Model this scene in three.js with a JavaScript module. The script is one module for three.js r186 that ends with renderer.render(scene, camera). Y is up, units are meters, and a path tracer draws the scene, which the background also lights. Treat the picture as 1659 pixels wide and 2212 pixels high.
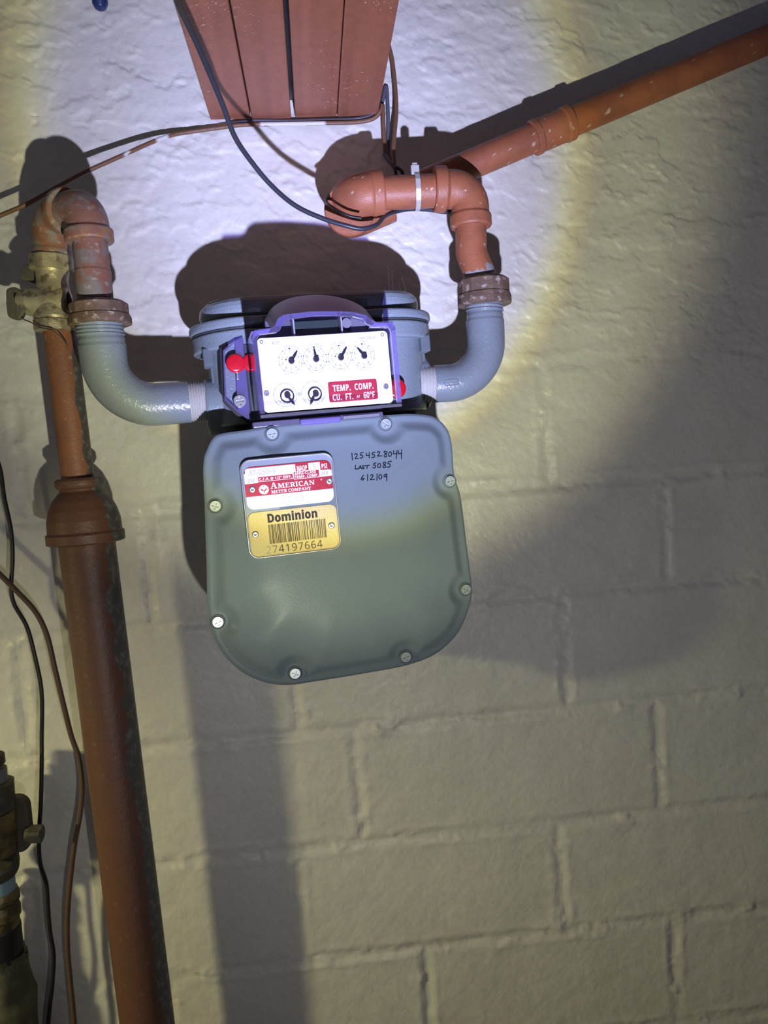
import * as THREE from 'three';
import { ImprovedNoise } from 'three/addons/math/ImprovedNoise.js';
import { mergeGeometries, mergeVertices, toCreasedNormals } from 'three/addons/utils/BufferGeometryUtils.js';
import { RoundedBoxGeometry } from 'three/addons/geometries/RoundedBoxGeometry.js';
import { Brush, Evaluator, SUBTRACTION } from 'three-bvh-csg';

// ---------------------------------------------------------------- camera, lights, exposure
const V = (x, y, z) => new THREE.Vector3(x, y, z);
const scene = new THREE.Scene();
scene.background = new THREE.Color(0x000000);                      // a closed cellar: no sky
const camera = new THREE.PerspectiveCamera(66.1, 1659 / 2212, 0.02, 20);
camera.position.set(0, 1.5, 0.92);
camera.up.set(0.07157, 0.99492, -0.07073);
camera.lookAt(0.08232, 1.42344, -0.07366);
scene.add(camera);
const renderer = new THREE.WebGLRenderer({ antialias: true });
renderer.toneMapping = THREE.LinearToneMapping;
renderer.toneMappingExposure = 1.0;
renderer.shadowMap.enabled = true;

// The hand torch below the camera: its lens splits colours, so each beam is three cones of slightly different width.
const TORCH = V(0.075, 1.19, 0.896), TORCH_AIM = V(0.023, 1.798, 0);
const BEAMS = [                                                     // [name, r, g, b, candela, half angle in degrees, penumbra]
  ['hot_red', 1, 0, 0, 1.14, 17.4, 0.14],
  ['hot_green', 0, 1, 0, 1.15, 17.1, 0.13],
  ['hot_blue', 0, 0, 1, 2.85, 16.5, 0.22],
  ['core', 0.445, 0.5, 1, 3.45, 13.5, 1.0],
  ['ring', 1, 0.92, 0.55, 0.5, 27.0, 0.16],
  ['ring_inner', 0.9, 1, 0.61, 0.74, 25.2, 0.25],
  ['spill', 1, 0.98, 1, 0.42, 72, 0.95],
];
// The shaded cellar lamp to the left, outside the frame.
const LAMP = V(-1.3, 1.6, 0.85), LAMP_CANDELA = 3.1, LAMP_COLOR = new THREE.Color().setRGB(1, 0.93, 0.47);

const ROOM = { x0: -2.1, x1: 1.3, y1: 2.35, z1: 2.0 };

// ---------------------------------------------------------------- helpers
const NOISE = new ImprovedNoise();
const fbm = (x, y, z, oct = 4) => { let s = 0, a = 0.5; for (let i = 0; i < oct; i++) { s += a * NOISE.noise(x, y, z); x *= 2.03; y *= 2.03; z *= 2.03; a *= 0.5; } return s; };
const sstep = (a, b, x) => { const t = Math.min(1, Math.max(0, (x - a) / (b - a))); return t * t * (3 - 2 * t); };
const lerp = (a, b, t) => a + (b - a) * t;
let seedState = 7;
const rnd = () => { seedState = (seedState * 1664525 + 1013904223) % 4294967296; return seedState / 4294967296; };

const used = new Map();
function numbered(name) { const n = used.get(name) ?? 0; used.set(name, n + 1); return n ? `${name}_${String(n).padStart(3, '0')}` : name; }
function tag(o, label, category, group, kind) { Object.assign(o.userData, { label, category }); if (group) o.userData.group = group; if (kind) o.userData.kind = kind; return o; }
function thing(name, label, category, at = [0, 0, 0], group) {
  const o = new THREE.Group(); o.name = numbered(name); o.position.set(...at); scene.add(o);
  return tag(o, label, category, group);
}
// A mesh; geometry given in world space is moved into its parent thing's own frame when the thing has no turn.
function part(name, geo, mat, parent, label) {
  const m = new THREE.Mesh(geo, mat); m.name = name; m.castShadow = m.receiveShadow = true;
  if (parent.isGroup && !parent.userData.local) m.position.copy(parent.position).negate();
  parent.add(m); if (label) m.userData.label = label; return m;
}
function struct(name, parent = scene) { const o = new THREE.Group(); o.name = name; if (parent === scene) o.userData.kind = 'structure'; parent.add(o); return o; }
function lone(name, geo, mat, label, category, group) {
  geo.computeBoundingBox(); const c = geo.boundingBox.getCenter(V()); geo.translate(-c.x, -c.y, -c.z);
  const m = new THREE.Mesh(geo, mat); m.name = numbered(name); m.position.copy(c); m.castShadow = m.receiveShadow = true; scene.add(m);
  return tag(m, label, category, group);
}

// Sweep a round (or cornered) section along points. rad: number | array per point | f(i, theta). color: f(point, i, theta) -> [r, g, b]
function sweep(pts, rad, { nr = 48, caps = true, color = null, ref = null, uvLen = 0 } = {}) {
  const n = pts.length, pos = [], uv = [], col = [], idx = [];
  const T = pts.map((p, i) => pts[Math.min(n - 1, i + 1)].clone().sub(pts[Math.max(0, i - 1)]).normalize());
  let N = ref ? V(...ref) : (Math.abs(T[0].z) < 0.9 ? V(0, 0, 1) : V(0, 1, 0));
  const rOf = typeof rad === 'function' ? rad : Array.isArray(rad) ? (i) => rad[i] : () => rad;
  let len = 0;
  const meanR = rOf(0, 0);
  for (let i = 0; i < n; i++) {
    if (i) len += pts[i].distanceTo(pts[i - 1]);
    N.addScaledVector(T[i], -N.dot(T[i])).normalize();
    const B = V().crossVectors(T[i], N);
    for (let k = 0; k <= nr; k++) {
      const th = (k % nr) / nr * Math.PI * 2, r = rOf(i, th), c = Math.cos(th) * r, s = Math.sin(th) * r;
      const x = pts[i].x + N.x * c + B.x * s, y = pts[i].y + N.y * c + B.y * s, z = pts[i].z + N.z * c + B.z * s;
      pos.push(x, y, z); uv.push(k / nr * Math.PI * 2 * meanR, len + uvLen);
      if (color) col.push(...color(x, y, z, i, th));
    }
  }
  for (let i = 0; i < n - 1; i++) for (let k = 0; k < nr; k++) { const a = i * (nr + 1) + k, b = a + nr + 1; idx.push(a, a + 1, b, b, a + 1, b + 1); }
  const g = new THREE.BufferGeometry();
  const ring = pos.length / 3;
  if (caps) for (const e of [0, n - 1]) {
    const base = pos.length / 3;
    for (let k = 0; k <= nr; k++) { const j = (e * (nr + 1) + k) * 3; pos.push(pos[j], pos[j + 1], pos[j + 2]); uv.push(pos[j], pos[j + 1]); if (color) col.push(col[j], col[j + 1], col[j + 2]); }
    pos.push(pts[e].x, pts[e].y, pts[e].z); uv.push(pts[e].x, pts[e].y);
    if (color) col.push(...color(pts[e].x, pts[e].y, pts[e].z, e, 0));
    for (let k = 0; k < nr; k++) e ? idx.push(base + k, base + k + 1, base + nr + 1) : idx.push(base + k + 1, base + k, base + nr + 1);
  }
  g.setAttribute('position', new THREE.Float32BufferAttribute(pos, 3));
  g.setAttribute('uv', new THREE.Float32BufferAttribute(uv, 2));
  if (color) g.setAttribute('color', new THREE.Float32BufferAttribute(col, 3));
  g.setIndex(idx); g.computeVertexNormals();
  const nm = g.attributes.normal;
  for (let i = 0; i < n; i++) { const a = i * (nr + 1), b = a + nr; const v = V(nm.getX(a) + nm.getX(b), nm.getY(a) + nm.getY(b), nm.getZ(a) + nm.getZ(b)).normalize(); nm.setXYZ(a, v.x, v.y, v.z); nm.setXYZ(b, v.x, v.y, v.z); }
  return g;
}
const A = (p) => V(...p);
function curve(list, n = 120, tension = 0.5) { return new THREE.CatmullRomCurve3(list.map(A), false, 'centripetal', tension).getSpacedPoints(n); }
// Straight runs joined by round corners: list of [point, radius]
function bend(list, step = 0.001) {
  const path = new THREE.CurvePath(), P = list.map(([p]) => A(p));
  let from = P[0];
  for (let i = 1; i < P.length - 1; i++) {
    const a = P[i - 1].clone().sub(P[i]).normalize(), b = P[i + 1].clone().sub(P[i]).normalize(), half = a.angleTo(b) / 2;
    const d = Math.min(list[i][1] / Math.tan(half), from.distanceTo(P[i]) * 0.98, P[i].distanceTo(P[i + 1]) * 0.98);
    const s = P[i].clone().addScaledVector(a, d), e = P[i].clone().addScaledVector(b, d);
    path.add(new THREE.LineCurve3(from, s));
    const r = d * Math.tan(half), c = P[i].clone().addScaledVector(a.clone().add(b).normalize(), r / Math.sin(half)), sa = s.clone().sub(c), sb = e.clone().sub(c), sweepA = sa.angleTo(sb);
    const ax = V().crossVectors(sa, sb).normalize();
    class Arc extends THREE.Curve { getPoint(t, o = V()) { return o.copy(sa).applyAxisAngle(ax, sweepA * t).add(c); } }
    path.add(new Arc()); from = e;
  }
  path.add(new THREE.LineCurve3(from, P[P.length - 1]));
  const L = path.getLength(), n = Math.max(8, Math.round(L / step));
  const out = []; for (let i = 0; i <= n; i++) out.push(path.getPointAt(i / n)); return out;
}
function lengths(pts) { const s = [0]; for (let i = 1; i < pts.length; i++) s.push(s[i - 1] + pts[i].distanceTo(pts[i - 1])); return s; }
// A body turned about the line a-b; profile rows [distance along, radius]
function turned(a, b, profile, opts = {}) {
  const d = A(b).sub(A(a)).normalize(), pts = [], rr = [];
  const rows = []; const fine = opts.fine ?? 0.0015;
  profile.forEach(([s, r], i) => { if (i) { const [s0, r0] = profile[i - 1], k = Math.max(1, Math.round(Math.abs(s - s0) / fine)); for (let j = 1; j <= k; j++) rows.push([lerp(s0, s, j / k), lerp(r0, r, j / k)]); } else rows.push([s, r]); });
  let last = -1e9;
  for (const [s, r] of rows) { const ss = Math.max(s, last + 2e-5); last = ss; pts.push(A(a).addScaledVector(d, ss)); rr.push(r); }
  const g = sweep(pts, opts.shape ? (i, th) => opts.shape(rr[i], th, i / (rr.length - 1)) : rr, opts);
  return opts.crease ? toCreasedNormals(g, opts.crease) : g;
}
const hexR = (R, th, n = 6, rot = 0) => { const q = Math.PI * 2 / n, t = ((th + rot) % q + q) % q; return R * Math.cos(q / 2) / Math.cos(t - q / 2); };
function outlineShape(pts) { const s = new THREE.Shape(); pts.forEach(([x, y], i) => (i ? s.lineTo(x, y) : s.moveTo(x, y))); s.closePath(); return s; }
function roundRect(x0, y0, x1, y1, r, S = THREE.Shape) {
  const s = new S(); s.moveTo(x0 + r, y0); s.lineTo(x1 - r, y0); s.absarc(x1 - r, y0 + r, r, -Math.PI / 2, 0); s.lineTo(x1, y1 - r); s.absarc(x1 - r, y1 - r, r, 0, Math.PI / 2);
  s.lineTo(x0 + r, y1); s.absarc(x0 + r, y1 - r, r, Math.PI / 2, Math.PI); s.lineTo(x0, y0 + r); s.absarc(x0 + r, y0 + r, r, Math.PI, Math.PI * 1.5); return s;
}
function extrude(shape, z0, z1, bevel = 0, seg = 3, curveSegments = 24) {
  const g = new THREE.ExtrudeGeometry(shape, { depth: z1 - z0 - 2 * bevel, bevelEnabled: bevel > 0, bevelThickness: bevel, bevelSize: bevel, bevelOffset: -bevel, bevelSegments: seg, curveSegments });
  g.translate(0, 0, z0 + bevel); return g;
}
const box = (x0, y0, z0, x1, y1, z1, r = 0.001) => new RoundedBoxGeometry(x1 - x0, y1 - y0, z1 - z0, 3, Math.min(r, (x1 - x0) / 2.1, (y1 - y0) / 2.1, (z1 - z0) / 2.1)).translate((x0 + x1) / 2, (y0 + y1) / 2, (z0 + z1) / 2);
const cyl = (r, z0, z1, x, y, seg = 32, r2 = r) => new THREE.CylinderGeometry(r2, r, z1 - z0, seg).rotateX(Math.PI / 2).translate(x, y, (z0 + z1) / 2);   // r at z0, r2 at z1

// ---------------------------------------------------------------- textures
function tileNoise(size, cells, seed) {                              // tileable value noise, several octaves
  const out = new Float32Array(size * size); let amp = 1, total = 0;
  for (let o = 0, c = cells; o < 5 && c <= size; o++, c *= 2, amp *= 0.55) {
    const grid = new Float32Array(c * c); let st = (seed + o * 977) >>> 0;
    for (let i = 0; i < c * c; i++) { st = (Math.imul(st, 1664525) + 1013904223) >>> 0; grid[i] = st / 4294967296; }
    for (let y = 0; y < size; y++) for (let x = 0; x < size; x++) {
      const fx = x / size * c, fy = y / size * c, ix = Math.floor(fx), iy = Math.floor(fy), u = fx - ix, v = fy - iy, su = u * u * (3 - 2 * u), sv = v * v * (3 - 2 * v);
      const g = (a, b) => grid[(b % c) * c + (a % c)];
      out[y * size + x] += amp * lerp(lerp(g(ix, iy), g(ix + 1, iy), su), lerp(g(ix, iy + 1), g(ix + 1, iy + 1), su), sv);
    }
    total += amp;
  }
  for (let i = 0; i < out.length; i++) out[i] /= total;
  return out;
}
function dataTex(size, f, srgb, tile) {
  const d = new Uint8Array(size * size * 4);
  for (let i = 0; i < size * size; i++) { const c = f(i); for (let k = 0; k < 3; k++) d[i * 4 + k] = Math.max(0, Math.min(255, Math.round(c[k]))); d[i * 4 + 3] = 255; }
  const t = new THREE.DataTexture(d, size, size); t.wrapS = t.wrapT = THREE.RepeatWrapping; t.magFilter = THREE.LinearFilter; t.minFilter = THREE.LinearFilter; if (srgb) t.colorSpace = THREE.SRGBColorSpace;
  t.repeat.set(1 / tile, 1 / tile); t.needsUpdate = true; return t;
}
const nA = tileNoise(512, 8, 11), nB = tileNoise(512, 32, 23), nC = tileNoise(512, 64, 47);
const peelBump = dataTex(512, (i) => { const v = 255 * (0.65 * nC[i] + 0.35 * nB[i]); return [v, v, v]; }, false, 0.12);
const roughBump = dataTex(512, (i) => { const v = 255 * (0.4 * nA[i] + 0.35 * nB[i] + 0.25 * nC[i]); return [v, v, v]; }, false, 0.09);
const wallBump = dataTex(512, (i) => { const v = 255 * (0.45 * nA[i] + 0.3 * nB[i] + 0.25 * nC[i]); return [v, v, v]; }, false, 0.31);
const wallColor = dataTex(512, (i) => { const v = 0.97 + 0.06 * (nA[i] - 0.5) + 0.04 * (nC[i] - 0.5), y = 0.02 * (nB[i] - 0.5); return [223 * v, 220 * (v - y * 0.3), 211 * (v - y)]; }, true, 0.37);
const wallRough = dataTex(512, (i) => { const v = 255 * (0.46 + 0.3 * (nB[i] - 0.5)); return [v, v, v]; }, false, 0.21);

function canvasTex(w, h, draw, repeat = false) {
  const c = document.createElement('canvas'); c.width = w; c.height = h; const x = c.getContext('2d'); draw(x, w, h);
  const t = new THREE.CanvasTexture(c); t.colorSpace = THREE.SRGBColorSpace; if (repeat) t.wrapS = t.wrapT = THREE.RepeatWrapping; return t;
}

// ---------------------------------------------------------------- materials
const lin = (r, g, b) => new THREE.Color().setRGB(r, g, b);
const std = (o) => new THREE.MeshStandardMaterial(o), phys = (o) => new THREE.MeshPhysicalMaterial(o);
const M_ = {
  wall: std({ map: wallColor, bumpMap: wallBump, bumpScale: 0.0018, roughnessMap: wallRough, roughness: 1 }),
  shell: std({ color: lin(0.42, 0.46, 0.85), roughness: 0.9 }),
  floorPaint: std({ color: lin(0.05, 0.05, 0.055), roughness: 0.85 }),
  darkBoard: std({ color: lin(0.05, 0.05, 0.055), roughness: 0.85 }),
  paint: std({ vertexColors: true, roughness: 0.5, bumpMap: roughBump, bumpScale: 0.0006 }),                // painted iron, colours per vertex
  bare: std({ vertexColors: true, roughness: 0.62, metalness: 0.15, bumpMap: roughBump, bumpScale: 0.0008 }),
  brass: std({ vertexColors: true, roughness: 0.45, metalness: 0.45, bumpMap: roughBump, bumpScale: 0.0006 }),
  grey: std({ color: lin(0.205, 0.243, 0.28), roughness: 0.3, bumpMap: peelBump, bumpScale: 0.0005 }),
  greyDark: std({ color: lin(0.05, 0.055, 0.06), roughness: 0.6 }),
  thread: std({ color: lin(0.44, 0.44, 0.42), roughness: 0.55, bumpMap: roughBump, bumpScale: 0.0005 }),
  steel: std({ color: lin(0.6, 0.6, 0.62), roughness: 0.28, metalness: 0.85 }),
  screw: std({ color: lin(0.36, 0.41, 0.42), roughness: 0.32, metalness: 0.3 }),
  black: std({ color: lin(0.012, 0.011, 0.013), roughness: 0.42 }),
  cable: std({ color: lin(0.035, 0.035, 0.05), roughness: 0.4 }),
  brownWire: std({ color: lin(0.17, 0.085, 0.045), roughness: 0.5 }),
  brownCord: std({ color: lin(0.1, 0.055, 0.035), roughness: 0.5 }),
  red: phys({ color: lin(0.5, 0.008, 0.022), roughness: 0.22, clearcoat: 0.6, clearcoatRoughness: 0.1 }),
  clear: phys({ color: lin(0.965, 0.955, 0.99), roughness: 0.06, transmission: 1, thickness: 0, ior: 1.45 }),
  tint: phys({ color: lin(0.6, 0.54, 0.84), roughness: 0.12, transmission: 0.88, thickness: 0, ior: 1.5 }),
  side: phys({ color: lin(0.93, 0.91, 0.985), roughness: 0.08, transmission: 0.95, thickness: 0, ior: 1.45 }),
  bezel: phys({ color: lin(0.6, 0.54, 0.86), roughness: 0.1, transmission: 0.92, thickness: 0, ior: 1.5 }),
  hood: phys({ color: lin(0.4, 0.37, 0.52), roughness: 0.5, transmission: 0.06, thickness: 0, ior: 1.5, bumpMap: roughBump, bumpScale: 0.0006 }),
  tie: phys({ color: lin(0.6, 0.58, 0.55), roughness: 0.3, transmission: 0.25, thickness: 0 }),
  blue: std({ color: lin(0.02, 0.035, 0.12), roughness: 0.3 }),
  tape: std({ color: lin(0.24, 0.36, 0.44), roughness: 0.5 }),
};

// ---------------------------------------------------------------- the torch and the lamp that light the cellar
{
  const dir = TORCH_AIM.clone().sub(TORCH).normalize(), back = (s) => TORCH.clone().addScaledVector(dir, -s).toArray();
  const t = thing('flashlight', 'black hand torch shining up at the gas meter, held below the camera', 'flashlight', back(0.1));
  part('barrel', turned(back(0.15), back(0.012), [[0, 0.011], [0.002, 0.0125], [0.09, 0.0125], [0.1, 0.016], [0.13, 0.0165], [0.132, 0.015]], { fine: 0.004, nr: 40 }), M_.black, t);
  const lens = part('lens', turned(back(0.017), back(0.014), [[0, 0.0145], [0.0025, 0.014]], { nr: 40 }), std({ color: lin(0.9, 0.9, 0.95), roughness: 0.2, emissive: lin(0.9, 0.9, 1), emissiveIntensity: 1.5 }), t);
  lens.castShadow = false;
  for (const [name, r, g, b, cd, deg, pen] of BEAMS) {
    const s = new THREE.SpotLight(lin(r, g, b), cd, 0, THREE.MathUtils.degToRad(deg), pen, 2);
    s.name = 'torch_' + name; s.position.copy(TORCH); s.target.position.copy(TORCH_AIM); s.castShadow = true; s.shadow.radius = 0.38; s.shadow.mapSize.set(2048, 2048); s.shadow.camera.near = 0.05; s.shadow.bias = -0.0005;
    scene.add(s, s.target); s.target.name = 'torch_target';
  }
  const l = thing('pendant_lamp', 'shaded pendant lamp hanging in the dark cellar beyond the left edge', 'lamp', [LAMP.x, LAMP.y, LAMP.z]);
  part('bulb', new THREE.SphereGeometry(0.055, 32, 20).translate(LAMP.x, LAMP.y, LAMP.z), std({ color: lin(1, 0.9, 0.7), emissive: LAMP_COLOR, emissiveIntensity: 3 }), l).castShadow = false;
  part('lamp_shade', new THREE.LatheGeometry([[0.03, 0.14], [0.035, 0.14], [0.26, -0.05], [0.257, -0.052], [0.03, 0.136]].map((p) => new THREE.Vector2(...p)), 48).translate(LAMP.x, LAMP.y, LAMP.z), std({ color: lin(0.2, 0.2, 0.18), roughness: 0.6, side: THREE.DoubleSide }), l);
  part('cord', sweep([V(LAMP.x, LAMP.y + 0.07, LAMP.z), V(LAMP.x, 2.0, LAMP.z), V(LAMP.x, ROOM.y1, LAMP.z)], 0.004, { nr: 12 }), M_.black, l);
  const p = new THREE.PointLight(LAMP_COLOR, LAMP_CANDELA, 0, 2); p.name = 'pendant_bulb_light'; p.position.copy(LAMP); p.castShadow = true; p.shadow.radius = 2.5; scene.add(p);
}

// ---------------------------------------------------------------- the room
{
  const slab = (name, x0, y0, z0, x1, y1, z1, mat = M_.shell) => { const o = new THREE.Mesh(new THREE.BoxGeometry(x1 - x0, y1 - y0, z1 - z0).translate((x0 + x1) / 2, (y0 + y1) / 2, (z0 + z1) / 2), mat); o.name = name; o.userData.kind = 'structure'; o.castShadow = o.receiveShadow = true; scene.add(o); };
  const { x0, x1, y1, z1 } = ROOM;
  slab('floor', x0 - 0.2, -0.2, -0.2, x1 + 0.2, 0, z1 + 0.2, M_.floorPaint);
  slab('ceiling', x0 - 0.2, y1, -0.2, x1 + 0.2, y1 + 0.2, z1 + 0.2);
  slab('wall_left', x0 - 0.2, 0, -0.2, x0, y1, z1 + 0.2, M_.darkBoard);
  slab('wall_right', x1, 0, -0.2, x1 + 0.2, y1, z1 + 0.2);
  slab('wall_front', x0, 0, z1, x1, y1, z1 + 0.2);
}
// The painted wall of clay-tile blocks: each block a slab of its own, the joints filled and painted over in the same thick coat.
{
  const wall = struct('wall_back');
  const backing = new THREE.Mesh(new THREE.BoxGeometry(3.6, 2.35, 0.19).translate(-0.4, 1.175, -0.107), M_.wall); backing.name = 'backing'; backing.receiveShadow = backing.castShadow = true; wall.add(backing);
  const beds = [0.61, 0.75, 0.89, 1.031, 1.173, 1.316, 1.447, 1.59, 1.734, 1.887, 2.03, 2.172];
  const firstJoint = [-0.043, 0.092, -0.057, 0.023, -0.043, 0.11, -0.02, 0.13, -0.03, 0.12, -0.03];
  const nextJoint = [0.285, 0.408, 0.266, 0.397, 0.285, 0.418, 0.275, 0.435, 0.28, 0.43, 0.28];
  const X0 = -0.95, X1 = 1.05;
  const rows = beds.slice(0, -1).map((yb, row) => {
    const xs = [X0];
    for (let x = firstJoint[row] - 0.93; x < firstJoint[row] - 0.01; x += 0.31) if (x > X0 + 0.04) xs.push(x);
    xs.push(firstJoint[row], nextJoint[row]);
    for (let x = nextJoint[row] + 0.31; x < X1 - 0.04; x += 0.31) xs.push(x);
    xs.push(X1);
    return { yb, yt: beds[row + 1], xs, tilt: xs.map(() => [(rnd() - 0.5) * 0.0018, (rnd() - 0.5) * 0.007, (rnd() - 0.5) * 0.012]) };
  });
  const surface = (x, y) => {
    const r = rows.find((q) => y < q.yt) ?? rows[rows.length - 1];
    const wx = x + 0.0045 * fbm(x * 34, y * 34, 3.3, 3), wy = y + 0.0045 * fbm(x * 34, y * 34, 8.8, 3);
    let c = 0; while (c < r.xs.length - 2 && x > r.xs[c + 1]) c++;
    const dv = Math.min(Math.abs(wx - r.xs[c]) + (c === 0 ? 1 : 0), Math.abs(r.xs[c + 1] - wx) + (c === r.xs.length - 2 ? 1 : 0)), dh = Math.min(Math.abs(wy - r.yb), Math.abs(r.yt - wy)), d = Math.min(dv, dh);
    const hi = sstep(1.45, 1.7, y), t = r.tilt[c], mid = (r.xs[c] + r.xs[c + 1]) / 2, fade = sstep(0, 0.02, Math.min(Math.abs(x - r.xs[c]), Math.abs(x - r.xs[c + 1]), Math.abs(y - r.yb), Math.abs(y - r.yt)));
    let z = fade * (1 - 0.5 * hi) * (t[0] + t[1] * (x - mid) * 0.5 + t[2] * (y - (r.yb + r.yt) / 2) * 0.6);
    // body of the wall: broad waves, trowel ridges, coarse old render higher up
    const ridge = Math.max(0, 1 - Math.abs(fbm(x * 12, y * 24, 5.5, 4)) * 4.2);
    z += 0.0024 * fbm(x * 5, y * 7, 1.2, 2) + 0.0013 * fbm(x * 24, y * 30, 9.1, 3) + (1 - hi) * 0.0005 * fbm(x * 70, y * 70, 2.2, 2);
    const patch = sstep(-0.12, 0.22, fbm(x * 9, y * 14, 15.5, 3));
    const n1 = fbm(x * 11, y * 19, 31.5, 4), n2 = fbm(x * 17 + 4, y * 30, 37.5, 4), sharp = Math.exp(-((n1 / 0.02) ** 2)) * sstep(-0.1, 0.15, fbm(x * 8, y * 8, 41, 2)), sharp2 = Math.exp(-((n2 / 0.016) ** 2)) * sstep(0, 0.2, fbm(x * 7, y * 7, 47, 2));
    z += hi * (0.0014 * sharp - 0.0008 * sharp2 + 0.0011 * sstep(0.0, 0.05, n2) + lerp(0.0007, 0.0024, patch) * fbm(x * 24, y * 44, 4.4, 4) + 0.0011 * patch * fbm(x * 80, y * 130, 6.1, 3));
    // joints: a shallow trough of uneven depth, squeezed-out lumps and rolled lips beside it
    const vary = 0.55 + 1.3 * fbm(x * 9, y * 9, 12.5, 2), g = Math.exp(-((d / 0.0062) ** 2)), near = Math.exp(-((d / 0.012) ** 2));
    z -= lerp(0.0034, 0.0009 * sstep(0.0, 0.2, fbm(x * 6, y * 6, 2.7, 2) + 0.05), hi) * g * Math.max(0.25, vary);
    z += lerp(1, 0.35, hi) * near * (0.012 * Math.max(0, fbm(x * 30, y * 38, 1.7, 3) - 0.1) + 0.0012 * fbm(x * 75, y * 75, 5.9, 2));
    z += lerp(1, 0.2, hi) * 0.0009 * Math.exp(-(((d - 0.011) / 0.0035) ** 2)) * (0.6 + 2 * fbm(x * 20, y * 20, 6.6, 2));
    return z;
  };
  const sheet = (name, xa, xb, ya, yb, step, lower) => {
    const nx = Math.max(2, Math.round((xb - xa) / step)), ny = Math.max(2, Math.round((yb - ya) / step)), pos = [], uv = [], idx = [];
    for (let j = 0; j <= ny; j++) for (let i = 0; i <= nx; i++) { const x = lerp(xa, xb, i / nx), y = lerp(ya, yb, j / ny); pos.push(x, y, surface(x, y) - lower); uv.push(x, y); }
    for (let j = 0; j < ny; j++) for (let i = 0; i < nx; i++) { const a = j * (nx + 1) + i, b = a + nx + 1; idx.push(a, a + 1, b, b, a + 1, b + 1); }
    const g = new THREE.BufferGeometry(); g.setAttribute('position', new THREE.Float32BufferAttribute(pos, 3)); g.setAttribute('uv', new THREE.Float32BufferAttribute(uv, 2)); g.setIndex(idx); g.computeVertexNormals();
    part(name, g, M_.wall, wall);
  };
  for (const { yb, yt, xs } of rows) {
    for (let c = 0; c < xs.length - 1; c++) {
      const seen = xs[c + 1] > -0.47 && xs[c] < 0.62 && yt > 0.7 && yb < 2.05;
      sheet('block', xs[c] + (c ? 0.0035 : 0), xs[c + 1] - 0.0035, yb + 0.0035, yt - 0.0035, seen ? 0.0023 : 0.014, 0);
      if (c) sheet('mortar_joint', xs[c] - 0.0037, xs[c] + 0.0037, yb, yt, seen ? 0.0023 : 0.007, 0.00012);
    }
    sheet('mortar_joint', X0, X1, yb - 0.0037, yb + 0.0037, 0.0023, 0.00006);
  }
}

// ---------------------------------------------------------------- the boarded beam overhead
{
  const grain = dataTex(512, (i) => {
    const x = i % 512, y = (i / 512) | 0, s = nA[(y >> 4) * 512 + ((x * 5) % 512)], f = nC[(i * 3) % 262144 | 0] > 0.76 && nA[i] > 0.56 ? 1 : 0, v = 0.9 + 0.2 * (s - 0.5) + 0.12 * (nC[i] - 0.5);
    return f ? [205, 175, 165] : [164 * v, 102 * v, 76 * v];
  }, true, 0.42);
  const mat = std({ map: grain, roughness: 0.5, bumpMap: roughBump, bumpScale: 0.0005 });
  const t = thing('wooden_beam', 'red-brown painted timber beam of four planks coming out of the wall above the meter', 'beam', [0.005, 1.88, 0]);
  const xs = [-0.0885, -0.0434, 0.0008, 0.0052, 0.0522, 0.0985];
  const y = 1.879, z1 = ROOM.z1;
  const plank = (xa, xb, ya, yb) => { const g = new RoundedBoxGeometry(xb - xa, yb - ya, z1, 2, 0.0016).translate((xa + xb) / 2, (ya + yb) / 2, z1 / 2 + 0.003); const p = g.attributes.position, u = g.attributes.uv; for (let i = 0; i < p.count; i++) u.setXY(i, p.getX(i) + p.getY(i) * 0.7, p.getZ(i)); return g; };
  part('plank', plank(xs[0], xs[1] - 0.0007, y, y + 0.018), mat, t);
  part('plank', plank(xs[1] + 0.0007, xs[2], y - 0.0012, y + 0.018), mat, t);
  part('plank', plank(xs[3], xs[4] - 0.0003, y - 0.0004, y + 0.018), mat, t);
  part('plank', plank(xs[4] + 0.0003, xs[5], y - 0.0009, y + 0.018), mat, t);
  part('side_board', plank(xs[0] + 0.002, xs[0] + 0.02, y + 0.0182, y + 0.16), mat, t);
  part('side_board', plank(xs[5] - 0.02, xs[5] - 0.002, y + 0.0182, y + 0.16), mat, t);
  part('filler', box(xs[0] + 0.004, y + 0.0185, 0.004, xs[5] - 0.004, y + 0.03, z1 - 0.01, 0.0005), M_.black, t);
  part('top_board', plank(xs[0] + 0.002, xs[5] - 0.002, y + 0.1605, y + 0.18), mat, t);
}

// ---------------------------------------------------------------- pipe colours
const mixc = (a, b, t) => [lerp(a[0], b[0], t), lerp(a[1], b[1], t), lerp(a[2], b[2], t)];
const ORANGE = [0.36, 0.122, 0.058], ORANGE2 = [0.29, 0.1, 0.052], GREYDUST = [0.2, 0.17, 0.15], RUST = [0.33, 0.15, 0.045], DARK = [0.045, 0.04, 0.038], CRUST = [0.33, 0.285, 0.22];
const cOrange = (x, y, z) => { let c = mixc(ORANGE, ORANGE2, sstep(-0.2, 0.3, fbm(x * 40, y * 40, z * 40, 3))); const s = fbm(x * 210, y * 210, z * 210, 2); if (s > 0.36) c = [0.6, 0.42, 0.34]; return c; };
const cWorn = (x, y, z) => { let c = mixc(cOrange(x, y, z), [0.19, 0.11, 0.082], 0.68); c = mixc(c, GREYDUST, sstep(-0.12, 0.16, fbm(x * 55 + 3, y * 55, z * 55, 4))); return mixc(c, CRUST, 0.8 * sstep(0.2, 0.3, fbm(x * 150, y * 150, z * 150 + 7, 3))); };
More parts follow.
